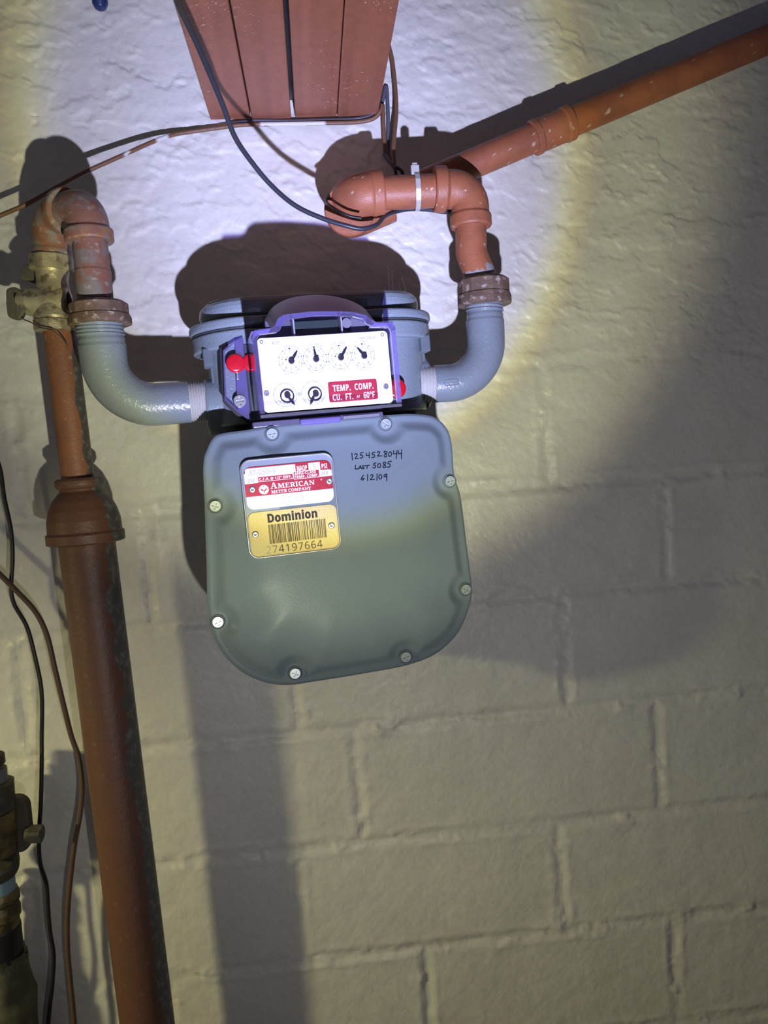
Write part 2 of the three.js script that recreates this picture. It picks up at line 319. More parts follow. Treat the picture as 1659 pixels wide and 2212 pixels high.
const cNut = (x, y, z) => { let c = mixc([0.14, 0.09, 0.064], [0.19, 0.122, 0.087], sstep(-0.2, 0.2, fbm(x * 70, y * 70, z * 70, 3))); return mixc(c, [0.42, 0.36, 0.31], 0.9 * sstep(0.17, 0.3, fbm(x * 160, y * 160, z * 160, 3))); };
const cBrass = (x, y, z) => { let c = mixc([0.5, 0.44, 0.29], [0.36, 0.32, 0.215], sstep(-0.25, 0.25, fbm(x * 60, y * 60, z * 60, 3))); return mixc(c, [0.16, 0.13, 0.085], 0.92 * sstep(0.04, 0.26, fbm(x * 95, y * 110, z * 110 + 2, 4))); };
// painted only round the room side: a ragged bare strip runs down the far side of the riser
const cRiser = (edge, coat = [0.088, 0.042, 0.028], share = 0.86) => (x, y, z, i, th) => { const a = Math.atan2(Math.sin(th - edge), Math.cos(th - edge)); const n = 0.55 * fbm(x * 30, y * 34, z * 30, 4); return Math.abs(a) < 0.56 + n ? mixc([0.075, 0.07, 0.066], [0.16, 0.15, 0.14], sstep(0, 0.35, fbm(x * 130, y * 130, z * 130, 3))) : mixc(cOrange(x, y, z), coat, share); };

// a fitting: round body along a path with a raised band at one or both ends
function fitting(pts, r, f0, f1, o = {}) {
  const s = lengths(pts), L = s[s.length - 1], w = o.band ?? 0.009;
  const rad = s.map((d) => { let q = r; if (f0) q = Math.max(q, lerp(f0, r, sstep(w - 0.0015, w + 0.0015, d)) - 0.0012 * (1 - sstep(0, 0.0015, d))); if (f1) q = Math.max(q, lerp(f1, r, sstep(w - 0.0015, w + 0.0015, L - d)) - 0.0012 * (1 - sstep(0, 0.0015, L - d))); return q; });
  return sweep(pts, rad, { nr: 72, ...o });
}

// ---------------------------------------------------------------- left riser: pipe, bell reducer, brass cock, elbows
{
  const low = A([-.222,.7836,.085]).lerp(A([-.2413,1.4281,.085]), -0.98).toArray(), top = [-.2413,1.4281,.085];
  const t1 = lone('riser_pipe', turned(low, top, [[0, .0280], [A(low).distanceTo(A(top)), .0282]], { nr: 96, fine: 0.003, color: cRiser(1.42) }), M_.paint, 'thick red-brown vertical pipe at left with a bare grey strip down its side', 'pipe');
  const a = [-.2417,1.4262,.085], b = [-.2423,1.493,.085];
  lone('pipe_reducer', turned(a, b, [[0, .0363], [0.001, .0388], [0.0105, .0388], [0.012, .0368], [0.024, .0363], [0.034, .0339], [0.044, .0295], [0.0505, .0241], [0.0535, .0209], [0.056, .0206], [0.0572, .0231], [0.0605, .0248], [0.065, .0246], [0.0672, .0221]], { nr: 96, fine: 0.001, color: cRiser(1.42) }), M_.paint, 'bell-shaped reducer joining the thick left pipe to the thinner pipe above', 'fitting');
  lone('riser_pipe', turned([-.2438,1.4874,.085], [-.2484,1.65,.085], [[0, .0162], [0.18, .0162]], { nr: 80, fine: 0.0015, color: cRiser(1.42, [0.2, 0.09, 0.045], 0.6) }), M_.paint, 'thin orange pipe between the brass valve and the bell reducer', 'pipe');
  // brass gas cock
  const g = thing('gas_valve', 'dull brass gas shutoff valve on the left riser, beside the rusty union nut', 'valve', [-.2511,1.6769,.09]);
  const B0 = [-.2513,1.6415,.09], B1 = [-.2481,1.7132,.09];
  const oct = (r, th) => Math.min(r, hexR(r * 1.035, th, 8, 0.2));
  part('valve_body', turned(B0, B1, [[0.008, .0166], [0.014, .0195], [0.024, .0190], [0.036, .0166], [0.05, .0151], [0.058, .0161], [0.064, .0186]], { nr: 72, fine: 0.001, color: cBrass }), M_.brass, g);
  part('collar', turned(B0, B1, [[0, .0176], [0.0006, .0200], [0.0105, .0205], [0.012, .0186]], { nr: 96, fine: 0.0006, shape: oct, color: cBrass, crease: 0.5 }), M_.brass, g);
  part('collar', turned(B0, B1, [[0.06, .0195], [0.0615, .0215], [0.0735, .0215], [0.0745, .0200]], { nr: 96, fine: 0.0006, shape: oct, color: cBrass, crease: 0.5 }), M_.brass, g);
  // barrel that holds the plug, lying across the body
  const K0 = [-.2333,1.6697,.094], K1 = [-.2825,1.6721,.094];
  part('plug_barrel', turned(K0, K1, [[0, .0127], [0.002, .0142], [0.02, .0151], [0.04, .0137], [0.049, .0103]], { nr: 64, fine: 0.001, color: cBrass }), M_.brass, g);
  part('plug_end', turned([-.2311,1.6709,.092], [-.235,1.67,.093], [[0, .0088], [0.001, .0103], [0.005, .0103]], { nr: 48, fine: 0.0006, color: (x, y, z) => [0.03, 0.028, 0.025] }), M_.bare, g);
  const wing = (out, hole, z0, z1, name) => {
    const s = new THREE.Shape(); s.setFromPoints(new THREE.CatmullRomCurve3(out.map((p) => V(p[0], p[1], 0)), true, 'centripetal').getPoints(60).map((p) => new THREE.Vector2(p.x, p.y)));
    if (hole) { const h = new THREE.Path(); h.absellipse(hole[0], hole[1], 0.0033, 0.0062, 0, Math.PI * 2, true, 0.3); s.holes.push(h); }
    const e = mergeVertices(extrude(s, z0, z1, 0.0012)); const q = e.attributes.position, col = []; for (let i = 0; i < q.count; i++) col.push(...mixc([0.085, 0.075, 0.055], cBrass(q.getX(i), q.getY(i), q.getZ(i)), 0.1)); e.setAttribute('color', new THREE.Float32BufferAttribute(col, 3)); return part(name, toCreasedNormals(e, 0.6), M_.bare, g, 'dark lock wing of the valve');
  };
  wing([[-.289,1.683,.1], [-.2809,1.6844,.1], [-.272,1.6759,.1], [-.2743,1.6615,.1], [-.2804,1.6537,.1], [-.2899,1.656,.1], [-.2913,1.6642,.1], [-.2907,1.6745,.1]], [-.281,1.675,.1], 0.096, 0.104, 'lock_wing');
  wing([[-.2832,1.6988,.08], [-.2776,1.7096,.08], [-.2692,1.712,.08], [-.2655,1.7026,.08], [-.2674,1.6926,.08], [-.2763,1.6948,.08]], null, 0.076, 0.083, 'lock_wing');
  lone('seal_wire', sweep(curve([[-.2779,1.6556,.104], [-.2748,1.6524,.106], [-.2699,1.65,.108], [-.2636,1.6464,.112], [-.258,1.6426,.114], [-.2514,1.6406,.116], [-.2454,1.6385,.116], [-.2414,1.6352,.113], [-.2376,1.6296,.11], [-.2357,1.6242,.106]], 80), 0.0006, { nr: 8 }), M_.bareWire ?? (M_.bareWire = std({ color: lin(0.09, 0.06, 0.045), roughness: 0.6, metalness: 0.3 })), 'thin rusty seal wire tied round the bottom of the brass valve', 'wire');

  // elbows over the top
  const up = bend([[[-.2479,1.7128,.088], 0], [[-.2446,1.7547,.09], 0.019], [[-.2174,1.7494,.122], 0]]);
  lone('pipe_elbow', fitting(up, .0186, .0195, .0224, { color: cWorn, band: 0.01 }), M_.paint, 'worn orange elbow rising from the brass valve and turning forward', 'pipe elbow');
  const over = bend([[[-.2271,1.7508,.11], 0], [[-.1977,1.7455,.138], 0.019], [[-.1971,1.7147,.138], 0]]);
  lone('pipe_elbow', fitting(over, .0194, 0, .0225, { color: (x, y, z) => mixc(cWorn(x, y, z), RUST, 0.85 * sstep(0, 0.25, fbm(x * 90, y * 90, z * 90, 3)) * sstep(0.012, 0.004, Math.abs(y - [-.1979,1.7152,.138][1]))), band: 0.012 }), M_.paint, 'crusted orange and grey elbow above the left union nut', 'pipe elbow');
  lone('pipe_nipple', turned([-.1965,1.7164,.138], [-.1968,1.6621,.138], [[0, .0156], [0.028, .0159], [0.0285, .0166], [0.055, .0166], [0.0565, .0161]], { nr: 80, fine: 0.001, color: cWorn }), M_.paint, 'short worn orange pipe between the crusted elbow and the left union nut', 'pipe');
}
// union nuts, grey meter elbows
function unionNut(a, b, rHex, rRing, label) {
  const t = thing('union_nut', label, 'nut', b.map((v, i) => (v + a[i]) / 2)), L = A(a).distanceTo(A(b));
  const hexed = (r, th) => Math.min(r, hexR(rHex * 1.09, th, 8, 0.25));
  part('nut_body', turned(a, b, [[0, rHex * 0.6], [0.0004, rHex * 0.86], [0.003, rHex], [L * 0.56, rHex * 1.0], [L * 0.58, rHex * 0.93]], { nr: 128, fine: 0.0007, shape: hexed, color: cNut, crease: 0.45 }), M_.bare, t);
  part('nut_rim', turned(a, b, [[L * 0.58, rRing * 0.9], [L * 0.6, rRing * 0.96], [L * 0.74, rRing], [L * 0.97, rRing], [L, rRing * 0.93]], { nr: 128, fine: 0.0007, shape: (r, th) => Math.min(r, hexR(rRing * 1.06, th, 8, 0.25)), color: cNut, crease: 0.45 }), M_.bare, t);
  return t;
}
unionNut([-.1944,1.6594,.138], [-.1943,1.6372,.138], .0271, .0292, 'rusty brown union nut at left, on top of the left grey swivel');
unionNut([.1871,1.6722,.1], [.187,1.6443,.1], .0263, .0280, 'dusty brown union nut at right, on top of the right grey swivel');
function meterElbow(path, r0, r1, label, ribs) {
  const pts = bend(path, 0.0012), s = lengths(pts), L = s[s.length - 1], n = pts.length;
  const t = thing('meter_elbow', label, 'pipe elbow', path[1][0]);
  const k0 = s.findIndex((d) => d > 0.012), k1 = s.findIndex((d) => d > L - 0.016);
  const body = pts.slice(k0, k1 + 1), bs = s.slice(k0, k1 + 1);
  part('elbow_pipe', sweep(body, bs.map((d, i) => (d - bs[0] < 0.0025 ? -0.0018 : d - bs[0] < 0.009 ? -0.0009 : 0) + lerp(r0, r1, i / bs.length)), { nr: 80 }), M_.grey, t);
  const threads = (from, to, r, turns, m) => { const N = turns * 8, q = []; for (let i = 0; i <= N; i++) q.push(from.clone().lerp(to, i / N)); return part('thread', sweep(q, (i, th) => r - 0.0013 * Math.abs(((i / 8 + th / (Math.PI * 2)) % 1) - 0.5) * 2, { nr: 64 }), m, t); };
  threads(pts[0], pts[k0 + 1], r0 - 0.0001, 4, M_.grey);
  threads(pts[k1 - 1], pts[n - 1], r1 - 0.0002, ribs, M_.thread).userData.label = 'bare threaded end';
  return { t, pts };
}
meterElbow([[[-.1949,1.6399,.138], 0], [[-.1941,1.5593,.134], 0.045], [[-.1034,1.5614,.121], 0]], .0223, .0202, 'light grey curved swivel pipe on the left side of the gas meter', 7);
{
  const { t } = meterElbow([[[.1869,1.6514,.1], 0], [[.1855,1.5659,.1], 0.042], [[.1131,1.5667,.1], 0]], .0198, .0193, 'light grey curved swivel pipe on the right side of the gas meter', 5);
  const mark = (cx, cy, w, h, turn, z) => { const s = roundRect(-w / 2, -h / 2, w / 2, h / 2, 0.0006); s.holes.push(roundRect(-w / 2 + 0.0009, -h / 2 + 0.0009, w / 2 - 0.0009, h / 2 - 0.0009, 0.0004, THREE.Path)); return extrude(s, 0, 0.0012, 0.0003, 1).rotateZ(turn).translate(cx, cy, z); };
  const m1 = [.1437,1.5655,.12], m2 = [.1891,1.62,.117];
  part('cast_mark', mark(m1[0], m1[1], 0.0145, 0.0066, 0.04, m1[2] - 0.0014), M_.grey, t);
  part('cast_mark', mark(m2[0], m2[1], 0.0052, 0.0135, -0.05, m2[2] - 0.0014).rotateY(0), M_.grey, t);
}

// ---------------------------------------------------------------- right side: loop of orange fittings and the diagonal pipe
lone('pipe_nipple', sweep(bend([[[.1775,1.7272,.098], 0], [[.1763,1.6981,.098], 0.02], [[.1856,1.6718,.1], 0]]), .0160, { nr: 80, color: (x, y, z) => mixc(cOrange(x, y, z), [0.3, 0.29, 0.3], sstep(0.001, 0.0, y - [.186,1.6788,.1][1] - 0.03 * fbm(x * 70, y * 30, z * 70, 3))) }), M_.paint, 'short bent orange pipe with flaking paint above the right union nut', 'pipe');
lone('pipe_elbow', fitting(bend([[[.141,1.7645,.098], 0], [[.1781,1.7631,.098], 0.019], [[.1778,1.7244,.098], 0]]), .0193, .0227, .0213, { color: cOrange, band: 0.013 }), M_.paint, 'orange elbow at the right end of the short level pipe', 'pipe elbow');
lone('pipe_nipple', turned([.0828,1.7631,.096], [.1448,1.7629,.098], [[0, .0167], [0.064, .0167]], { nr: 80, color: cOrange }), M_.paint, 'short level orange pipe with a white cable tie round it', 'pipe');
lone('pipe_elbow', fitting(bend([[[.088,1.7629,.096], 0], [[.0527,1.7608,.098], 0.02], [[.0563,1.7624,.05], 0]]), .0213, .0232, 0, { color: cOrange, band: 0.012 }), M_.paint, 'round orange elbow at the left end of the short level pipe', 'pipe elbow');
lone('pipe_elbow', fitting(bend([[[.0536,1.7497,.092], 0], [[.0566,1.7544,.054], 0.012], [[.0981,1.7693,.054], 0]]), .0238, .0262, .0239, { color: cOrange, band: 0.012 }), M_.paint, 'thickly painted orange elbow behind, against the wall, where the diagonal pipe starts', 'pipe elbow');
{
  const a = [.0733,1.7604,.056], b = [.2858,1.8369,.056], c = [.7178,1.9925,.056];
  lone('diagonal_pipe', turned(a, c, [[0, .0155], [0.72, .0155]], { nr: 80, fine: 0.003, color: cOrange }), M_.paint, 'long orange-brown pipe sloping up to the right across the wall', 'pipe');
  const d = [.2596,1.8275,.056], e = [.3095,1.8455,.056];
  lone('pipe_coupling', turned(d, e, [[0, .0158], [0.0008, .0186], [0.0065, .0186], [0.008, .0175], [0.037, .0175], [0.0385, .0188], [0.046, .0186], [0.047, .0158]], { nr: 80, fine: 0.0008, color: cOrange }), M_.paint, 'orange coupling sleeve on the sloping pipe', 'coupling');
}
// cable tie round the level pipe
{
  const c = [.1233,1.763,.0973], axis = A([.1448,1.7629,.098]).sub(A([.0828,1.7631,.096])).normalize();
  const t = thing('cable_tie', 'translucent white cable tie round the short level orange pipe', 'cable tie', c);
  const r = .0176, n0 = V(0, 1, 0).addScaledVector(axis, -axis.y).normalize(), b0 = V().crossVectors(axis, n0), g = [], w = 0.0024, pos = [], idx = [], N = 72;
  for (let i = 0; i < N; i++) for (const [u, q] of [[-w, r], [w, r], [w, r + 0.0011], [-w, r + 0.0011]]) { const th = i / N * Math.PI * 2, p = A(c).addScaledVector(axis, u).addScaledVector(n0, Math.cos(th) * q).addScaledVector(b0, Math.sin(th) * q); pos.push(p.x, p.y, p.z); }
  for (let i = 0; i < N; i++) for (let k = 0; k < 4; k++) { const a = i * 4 + k, b = i * 4 + (k + 1) % 4, cc = ((i + 1) % N) * 4 + k, d = ((i + 1) % N) * 4 + (k + 1) % 4; idx.push(a, cc, b, b, cc, d); }
  const band = new THREE.BufferGeometry(); band.setAttribute('position', new THREE.Float32BufferAttribute(pos, 3)); band.setIndex(idx);
  part('band', toCreasedNormals(band, 0.7), M_.tie, t);
  const h = [.122,1.7822,.102];
  part('head', mergeGeometries([box(-0.0042, -0.0048, -0.003, 0.0042, 0.0048, 0.004, 0.0008), box(-0.0026, 0.004, -0.002, 0.0026, 0.0075, 0.0025, 0.0006)]).translate(...h), M_.tie, t);
}

// ---------------------------------------------------------------- cables and wires
const wire = (name, pts, r, m, label, group, n = 160, color = null) => lone(name, sweep(curve(pts, n), r, { nr: 14, color }), m, label, 'cable', group);
wire('black_cable', [[-0.098, 1.99, 0.4], [-0.097, 1.93, 0.385], ...[[-.0741,1.8342,.335],[-.075,1.8319,.32],[-.067,1.8204,.28],[-.0557,1.7973,.232],[-.049,1.7803,.205],[-.0371,1.7667,.182],[-.0222,1.7529,.163],[-.0013,1.7401,.142],[.0248,1.7313,.127],[.0466,1.7261,.119],[.0627,1.7228,.117],[.0782,1.7272,.112],[.0875,1.7381,.1],[.0991,1.7468,.085],[.1153,1.7516,.078],[.1353,1.7517,.075],[.1583,1.7495,.07],[.1705,1.7549,.06]]], 0.0023, M_.cable, 'black cable hanging in front of the beam and looping under the orange fittings', null, 240);
wire('brown_wire', [[-.6496,1.6796,.03],[-.4536,1.7192,.045],[-.3263,1.7603,.052],[-.3076,1.77,.05],[-.2795,1.7807,.05],[-.2485,1.7971,.048],[-.2209,1.8121,.044],[-.1752,1.8359,.032],[-.1487,1.8509,.022],[-.1291,1.8603,.014],[-.1154,1.8639,.01],[-.0759,1.8689,.008],[-.0554,1.8704,.009],[-.0145,1.8702,.009],[.0369,1.8696,.009],[.0811,1.8703,.009],[.0943,1.8735,.01],[.1014,1.8805,.012],[.1035,1.888,.012],[.1031,1.859,.013],[.1026,1.8322,.016]], 0.0023, M_.paint, 'brown wire running from the left edge up to the foot of the beam', null, 240, (x, y, z) => { const q = x + 0.004 * fbm(x * 60, y * 60, 3, 2); return (q > [-.147,1.8526,.02][0] && q < [-.1321,1.8594,.014][0]) || Math.abs(q - [-.1762,1.8362,.03][0]) < 0.0022 || (q > [-.0349,1.8708,.009][0] && q < [.0369,1.8696,.009][0] && fbm(x * 40, y * 90, z * 90, 2) > -0.08) ? [0.62, 0.61, 0.58] : [0.17, 0.085, 0.045]; });
wire('grey_wire', [[-.0708,1.8721,.006],[-.045,1.8753,.006],[-.0041,1.8741,.006],[.0373,1.8738,.006],[.0737,1.8743,.006],[.0923,1.8783,.006],[.1031,1.8896,.006],[.1097,1.9095,.005],[.11,1.8822,.005],[.1084,1.8515,.006],[.1078,1.8317,.01],[.1113,1.8223,.016]], 0.0021, std({ color: lin(0.09, 0.09, 0.12), roughness: 0.5 }), 'grey wire along the foot of the beam and down beside the brown wires');
wire('brown_wire', [[.1137,1.952,.014],[.1172,1.9331,.014],[.1178,1.8802,.02],[.1124,1.845,.03],[.1095,1.825,.036],[.1093,1.8088,.04]], 0.0024, M_.brownWire, 'separate brown wire hanging from behind the right edge of the beam');
wire('black_wire', [[.1012,1.83,.018],[.1036,1.8195,.03],[.1071,1.8099,.04],[.1089,1.8045,.044],[.1099,1.7956,.044],[.1108,1.7881,.04]], 0.0019, M_.black, 'black wire tail hanging down behind the level pipe from the brown wires');
wire('black_wire', [[.1094,1.8093,.04],[.1125,1.8058,.044],[.1161,1.8015,.046],[.1172,1.7947,.046],[.1154,1.7866,.044]], 0.0019, M_.black, 'black wire loop behind the level pipe near the cable tie');
wire('black_wire', [[.0343,1.7659,.09],[.0302,1.7571,.098],[.0344,1.7471,.112],[.0424,1.739,.12],[.0521,1.7342,.121],[.0627,1.7323,.12]], 0.0015, M_.black, 'thin black wire end wrapped under the round orange elbow');
wire('black_wire', [...[[-.3447,1.7611,.03],[-.3499,1.6151,.03],[-.3458,1.5302,.03],[-.3412,1.5088,.03],[-.3399,1.4774,.03],[-.3363,1.439,.03],[-.3378,1.409,.03],[-.3427,1.3739,.03],[-.3412,1.3598,.03],[-.3303,1.334,.03],[-.3247,1.2996,.03],[-.3213,1.2599,.03],[-.3255,1.2059,.032],[-.3274,1.1792,.034],[-.3322,1.1331,.036],[-.3379,1.0945,.036],[-.34,1.0634,.034],[-.3372,1.038,.03],[-.3382,1.0025,.03],[-.3383,.9782,.03],[-.337,.9537,.03],[-.3413,.9214,.03],[-.3505,.8733,.03],[-.3577,.8223,.03]], [-0.34, 0.5, 0.02], [-0.34, 0.15, 0.02]], 0.0023, M_.black, 'thin black wire hanging down the wall at the far left edge', null, 260);
wire('brown_wire', [...[[-.478,1.5734,.03],[-.4022,1.4541,.036],[-.359,1.4043,.036],[-.3503,1.3939,.036],[-.3346,1.3742,.036],[-.3179,1.3513,.036],[-.3084,1.3272,.036],[-.3023,1.2835,.036],[-.2978,1.2431,.034],[-.2933,1.202,.03],[-.289,1.1805,.028],[-.2881,1.1486,.028],[-.2925,1.1177,.028],[-.3028,1.0785,.028],[-.3111,1.0389,.028],[-.3179,.9989,.028],[-.3217,.9588,.028],[-.3224,.9176,.028],[-.3226,.8681,.028],[-.3251,.8162,.028]], [-0.31, 0.5, 0.02], [-0.31, 0.15, 0.02]], 0.0029, M_.brownCord, 'dark brown wire hanging between the thin black wire and the thick pipe', null, 260);
{
  const p = [-.1913,1.9952,.03];
  const t = thing('coat_hook', 'dark blue rounded hook tip at the top edge, left of the beam', 'hook', p);
  part('hook_tip', turned([p[0] + 0.001, p[1] + 0.055, p[2]], [p[0], p[1] - 0.012, p[2]], [[0, 0.0062], [0.045, 0.0066], [0.052, 0.0082], [0.06, 0.0082], [0.065, 0.0058], [0.0672, 0.002], [0.0674, 0.0003]], { nr: 32, fine: 0.001 }), M_.blue, t);
  part('hook_arm', turned([p[0] + 0.001, p[1] + 0.05, p[2]], [p[0] + 0.001, p[1] + 0.05, 0], [[0, 0.0062], [0.032, 0.0062]], { nr: 24 }), M_.blue, t);
}

{
  const t = thing('cobweb', 'wispy grey cobweb strands hanging above the right end of the meter lid', 'cobweb', [.1026,1.6777,.05]), mat = std({ color: lin(0.5, 0.5, 0.52), roughness: 0.9 });
  for (const [a, m, b, r] of [[[.0899,1.6359,.1], [.0928,1.6662,.06], [.0981,1.7092,.012], 0.0006], [[.0966,1.6346,.1], [.0985,1.6679,.05], [.1022,1.7043,.01], 0.0009], [[.0994,1.6344,.1], [.1055,1.6607,.06], [.1095,1.6895,.012], 0.0005], [[.103,1.654,.07], [.1128,1.6743,.04], [.1133,1.696,.01], 0.0007], [[.0973,1.6586,.06], [.104,1.6677,.05], [.1102,1.6663,.04], 0.0005]])
    part('strand', sweep(curve([a, m, b], 40), (i, th) => r * (0.6 + 0.7 * Math.abs(NOISE.noise(i * 0.35, th, r * 9000))), { nr: 6 }), mat, t);
}

// ---------------------------------------------------------------- water valve and wrapped pipe at the bottom left
{
  const axis = [[-.371,1.2186,.06],[-.3759,1.095,.058],[-.386,1.06,.037],[-.3919,.8695,.034],[-.3938,.8137,.034]], rows = [1600, 1838, 1885, 2230, 2330];
  const at = (py) => { let i = 0; while (i < 3 && py > rows[i + 1]) i++; return A(axis[i]).lerp(A(axis[i + 1]), (py - rows[i]) / (rows[i + 1] - rows[i])).toArray(); };
  const t = thing('water_valve', 'tarnished brass valve with a square side plug at the lower left edge', 'valve', at(1790));
  const cOld = (x, y, z) => mixc([0.2, 0.165, 0.07], [0.075, 0.062, 0.036], sstep(-0.25, 0.25, fbm(x * 55, y * 55, z * 55, 4)));
  const cDark = (x, y, z) => mixc([0.055, 0.05, 0.04], [0.1, 0.09, 0.06], sstep(-0.2, 0.3, fbm(x * 80, y * 80, z * 80, 3)));
  const tn = (y0, y1, prof, o = {}) => turned(at(y0), at(y1), prof, { nr: 72, fine: 0.0008, color: cOld, ...o });
  const k = (px) => px * 0.86 / 1700;
  part('stem_cap', tn(1628, 1658, [[0, k(20)], [0.002, k(30)], [0.011, k(31)], [0.013, k(27)]], { color: cDark }), M_.bare, t);
  part('washer', tn(1660, 1690, [[0, k(30)], [0.001, k(33)], [0.014, k(33)]], { color: () => [0.17, 0.18, 0.2] }), M_.bare, t);
  part('packing_nut', tn(1688, 1752, [[0, k(38)], [0.002, k(47)], [0.03, k(47)], [0.032, k(40)]], { shape: (r, th) => Math.min(r, hexR(k(51), th, 6, 0.3)), color: cDark, crease: 0.45 }), M_.bare, t);
  part('valve_body', tn(1746, 1850, [[0, k(44)], [0.002, k(48)], [0.048, k(48)], [0.05, k(44)]], { shape: (r, th) => Math.min(r, hexR(k(51), th, 6, 0.3)), crease: 0.45 }), M_.brass, t);
  const fl = at(1790);
  part('flange', mergeVertices(extrude(roundRect(fl[0] - 0.02, fl[1] - 0.031, fl[0] + k(70), fl[1] + 0.031, 0.013), 0.042, 0.056, 0.002)), std({ color: lin(0.085, 0.075, 0.05), roughness: 0.6, metalness: 0.2 }), t);
  const s0 = [-.3426,1.1102,.058], s1 = [-.3271,1.1091,.058];
  part('side_plug', turned(s0, s1, [[0, k(15)], [0.0035, k(15)], [0.004, k(19)], [0.0165, k(19)], [0.0175, k(16)]], { nr: 64, fine: 0.0008, shape: (r, th) => Math.min(r, hexR(k(22), th, 4, 0.4)), color: cDark, crease: 0.45 }), M_.bare, t);
  part('lower_ring', tn(1852, 1896, [[0, k(38)], [0.003, k(45)], [0.01, k(46)], [0.017, k(45)], [0.021, k(38)]], { color: cDark }), M_.bare, t);
  part('blue_tape', tn(1892, 1930, [[0, k(33)], [0.001, k(35)], [0.018, k(35)], [0.019, k(33)]], { color: null }), M_.tape, t, 'pale blue tape band');
  part('tail_piece', tn(1922, 2010, [[0, k(38)], [0.006, k(42)], [0.012, k(42)], [0.014, k(37)], [0.022, k(42)], [0.03, k(42)], [0.033, k(38)], [0.045, k(38)]]), M_.brass, t);
  const w = thing('wrapped_pipe', 'old pipe wrapped in torn grey-green cloth at the bottom left corner', 'pipe', at(2150));
  part('black_sleeve', tn(1996, 2110, [[0, k(37)], [0.002, k(40)], [0.06, k(42)]], { color: null }), M_.black, w);
  const e0 = A(at(2058)), e1 = A(at(2330)).lerp(A(at(2058)), -2.2), q = []; for (let i = 0; i <= 60; i++) q.push(e0.clone().lerp(e1, (i / 60) ** 1.6)); for (let i = 0; i < 0; i++) q.push(e0.clone().lerp(e1, i / 60));
  const wrapC = (x, y, z) => mixc([0.115, 0.11, 0.06], [0.07, 0.068, 0.038], sstep(-0.25, 0.25, fbm(x * 35, y * 60, z * 35, 4)));
  const g = sweep(q, (i, th) => k(45 + 12 * sstep(4, 16, i) + 5 * sstep(14, 15, i)) + 0.0016 * Math.sin(th * 3 + i * 0.2) + 0.0025 * NOISE.noise(Math.cos(th) * 1.5, i * 0.12, Math.sin(th) * 1.5), { nr: 72, color: wrapC });
  const gp = g.attributes.position; for (let kk = 0; kk <= 72; kk++) { const dy = 0.009 * fbm(kk % 72 * 0.35, 0.5, 1, 3); for (let i = 0; i < 3; i++) gp.setY(i * 73 + kk, gp.getY(i * 73 + kk) + dy * (1 - i / 3)); }
  part('cloth_wrap', g, M_.paint, w);
}

// ---------------------------------------------------------------- the gas meter (own frame: x right, y up, z towards the room; turned a little to the left)
const meter = thing('gas_meter', 'grey gas meter with a clear index box, white dial plate and rounded front cover', 'gas meter', [0, 1.26, 0]);
meter.rotation.set(0, 0.14, 0.028); meter.userData.local = true;
const mp = (name, geo, mat, parent = meter, label) => part(name, geo, mat, parent, label);
const stadium = (a, b, cx, cz) => { const s = new THREE.Shape(); s.moveTo(cx - a + b, cz - b); s.lineTo(cx + a - b, cz - b); s.absarc(cx + a - b, cz, b, -Math.PI / 2, Math.PI / 2); s.lineTo(cx - a + b, cz + b); s.absarc(cx - a + b, cz, b, Math.PI / 2, Math.PI * 1.5); return s; };
const upright = (shape, y0, y1, bevel) => extrude(shape, y0, y1, bevel, 3).rotateX(-Math.PI / 2);        // a plan (x, -z) drawn up to y
{
  const cz = -0.098;                                                        // plan centre: z = 0.098
  mp('valve_chamber', upright(stadium(0.1105, 0.052, 0.0055, cz), 0.277, 0.368, 0.004), M_.grey);
  mp('chamber_flange', upright(stadium(0.1215, 0.06, 0.0035, cz), 0.349, 0.3655, 0.0025), M_.grey);
  mp('gasket', upright(stadium(0.1215, 0.0605, 0.0035, cz), 0.3657, 0.3672, 0.0004), M_.greyDark);
  mp('lid', upright(stadium(0.1235, 0.062, 0.0035, cz), 0.3674, 0.3765, 0.003), M_.grey);
  mp('lid_dome', upright(stadium(0.112, 0.054, 0.0035, cz), 0.376, 0.3965, 0.0085), M_.grey);
  for (const s of [-1, 1]) mp('lid_pad', upright(stadium(0.027, 0.026, 0.0035 + s * 0.077, cz), 0.395, 0.4, 0.0022), M_.grey);
  // ports and lugs
  for (const s of [-1, 1]) {
    const x0 = 0.005 + s * 0.09, x1 = s < 0 ? -0.1115 : 0.1185, yc = s < 0 ? 0.2985 : 0.306;
    mp('port_boss', turned([x0, yc, 0.1], [x1, yc, 0.1], [[0, 0.029], [Math.abs(x1 - x0) - 0.002, 0.0275], [Math.abs(x1 - x0), 0.0262]], { nr: 64, fine: 0.001 }), M_.grey);
    mp('side_lug', box(Math.min(x1 - s * 0.002, x1 - s * 0.012), 0.335, 0.108, Math.max(x1 - s * 0.002, x1 - s * 0.012), 0.352, 0.136, 0.002), M_.grey);
    mp('side_rib', box(0.0045 + s * 0.105 - 0.003, 0.279, 0.088, 0.0045 + s * 0.105 + 0.006, 0.336, 0.118, 0.002), M_.grey);
  }
  mp('neck', box(-0.09, 0.235, 0.05, 0.1, 0.281, 0.125, 0.006), M_.greyDark);
}
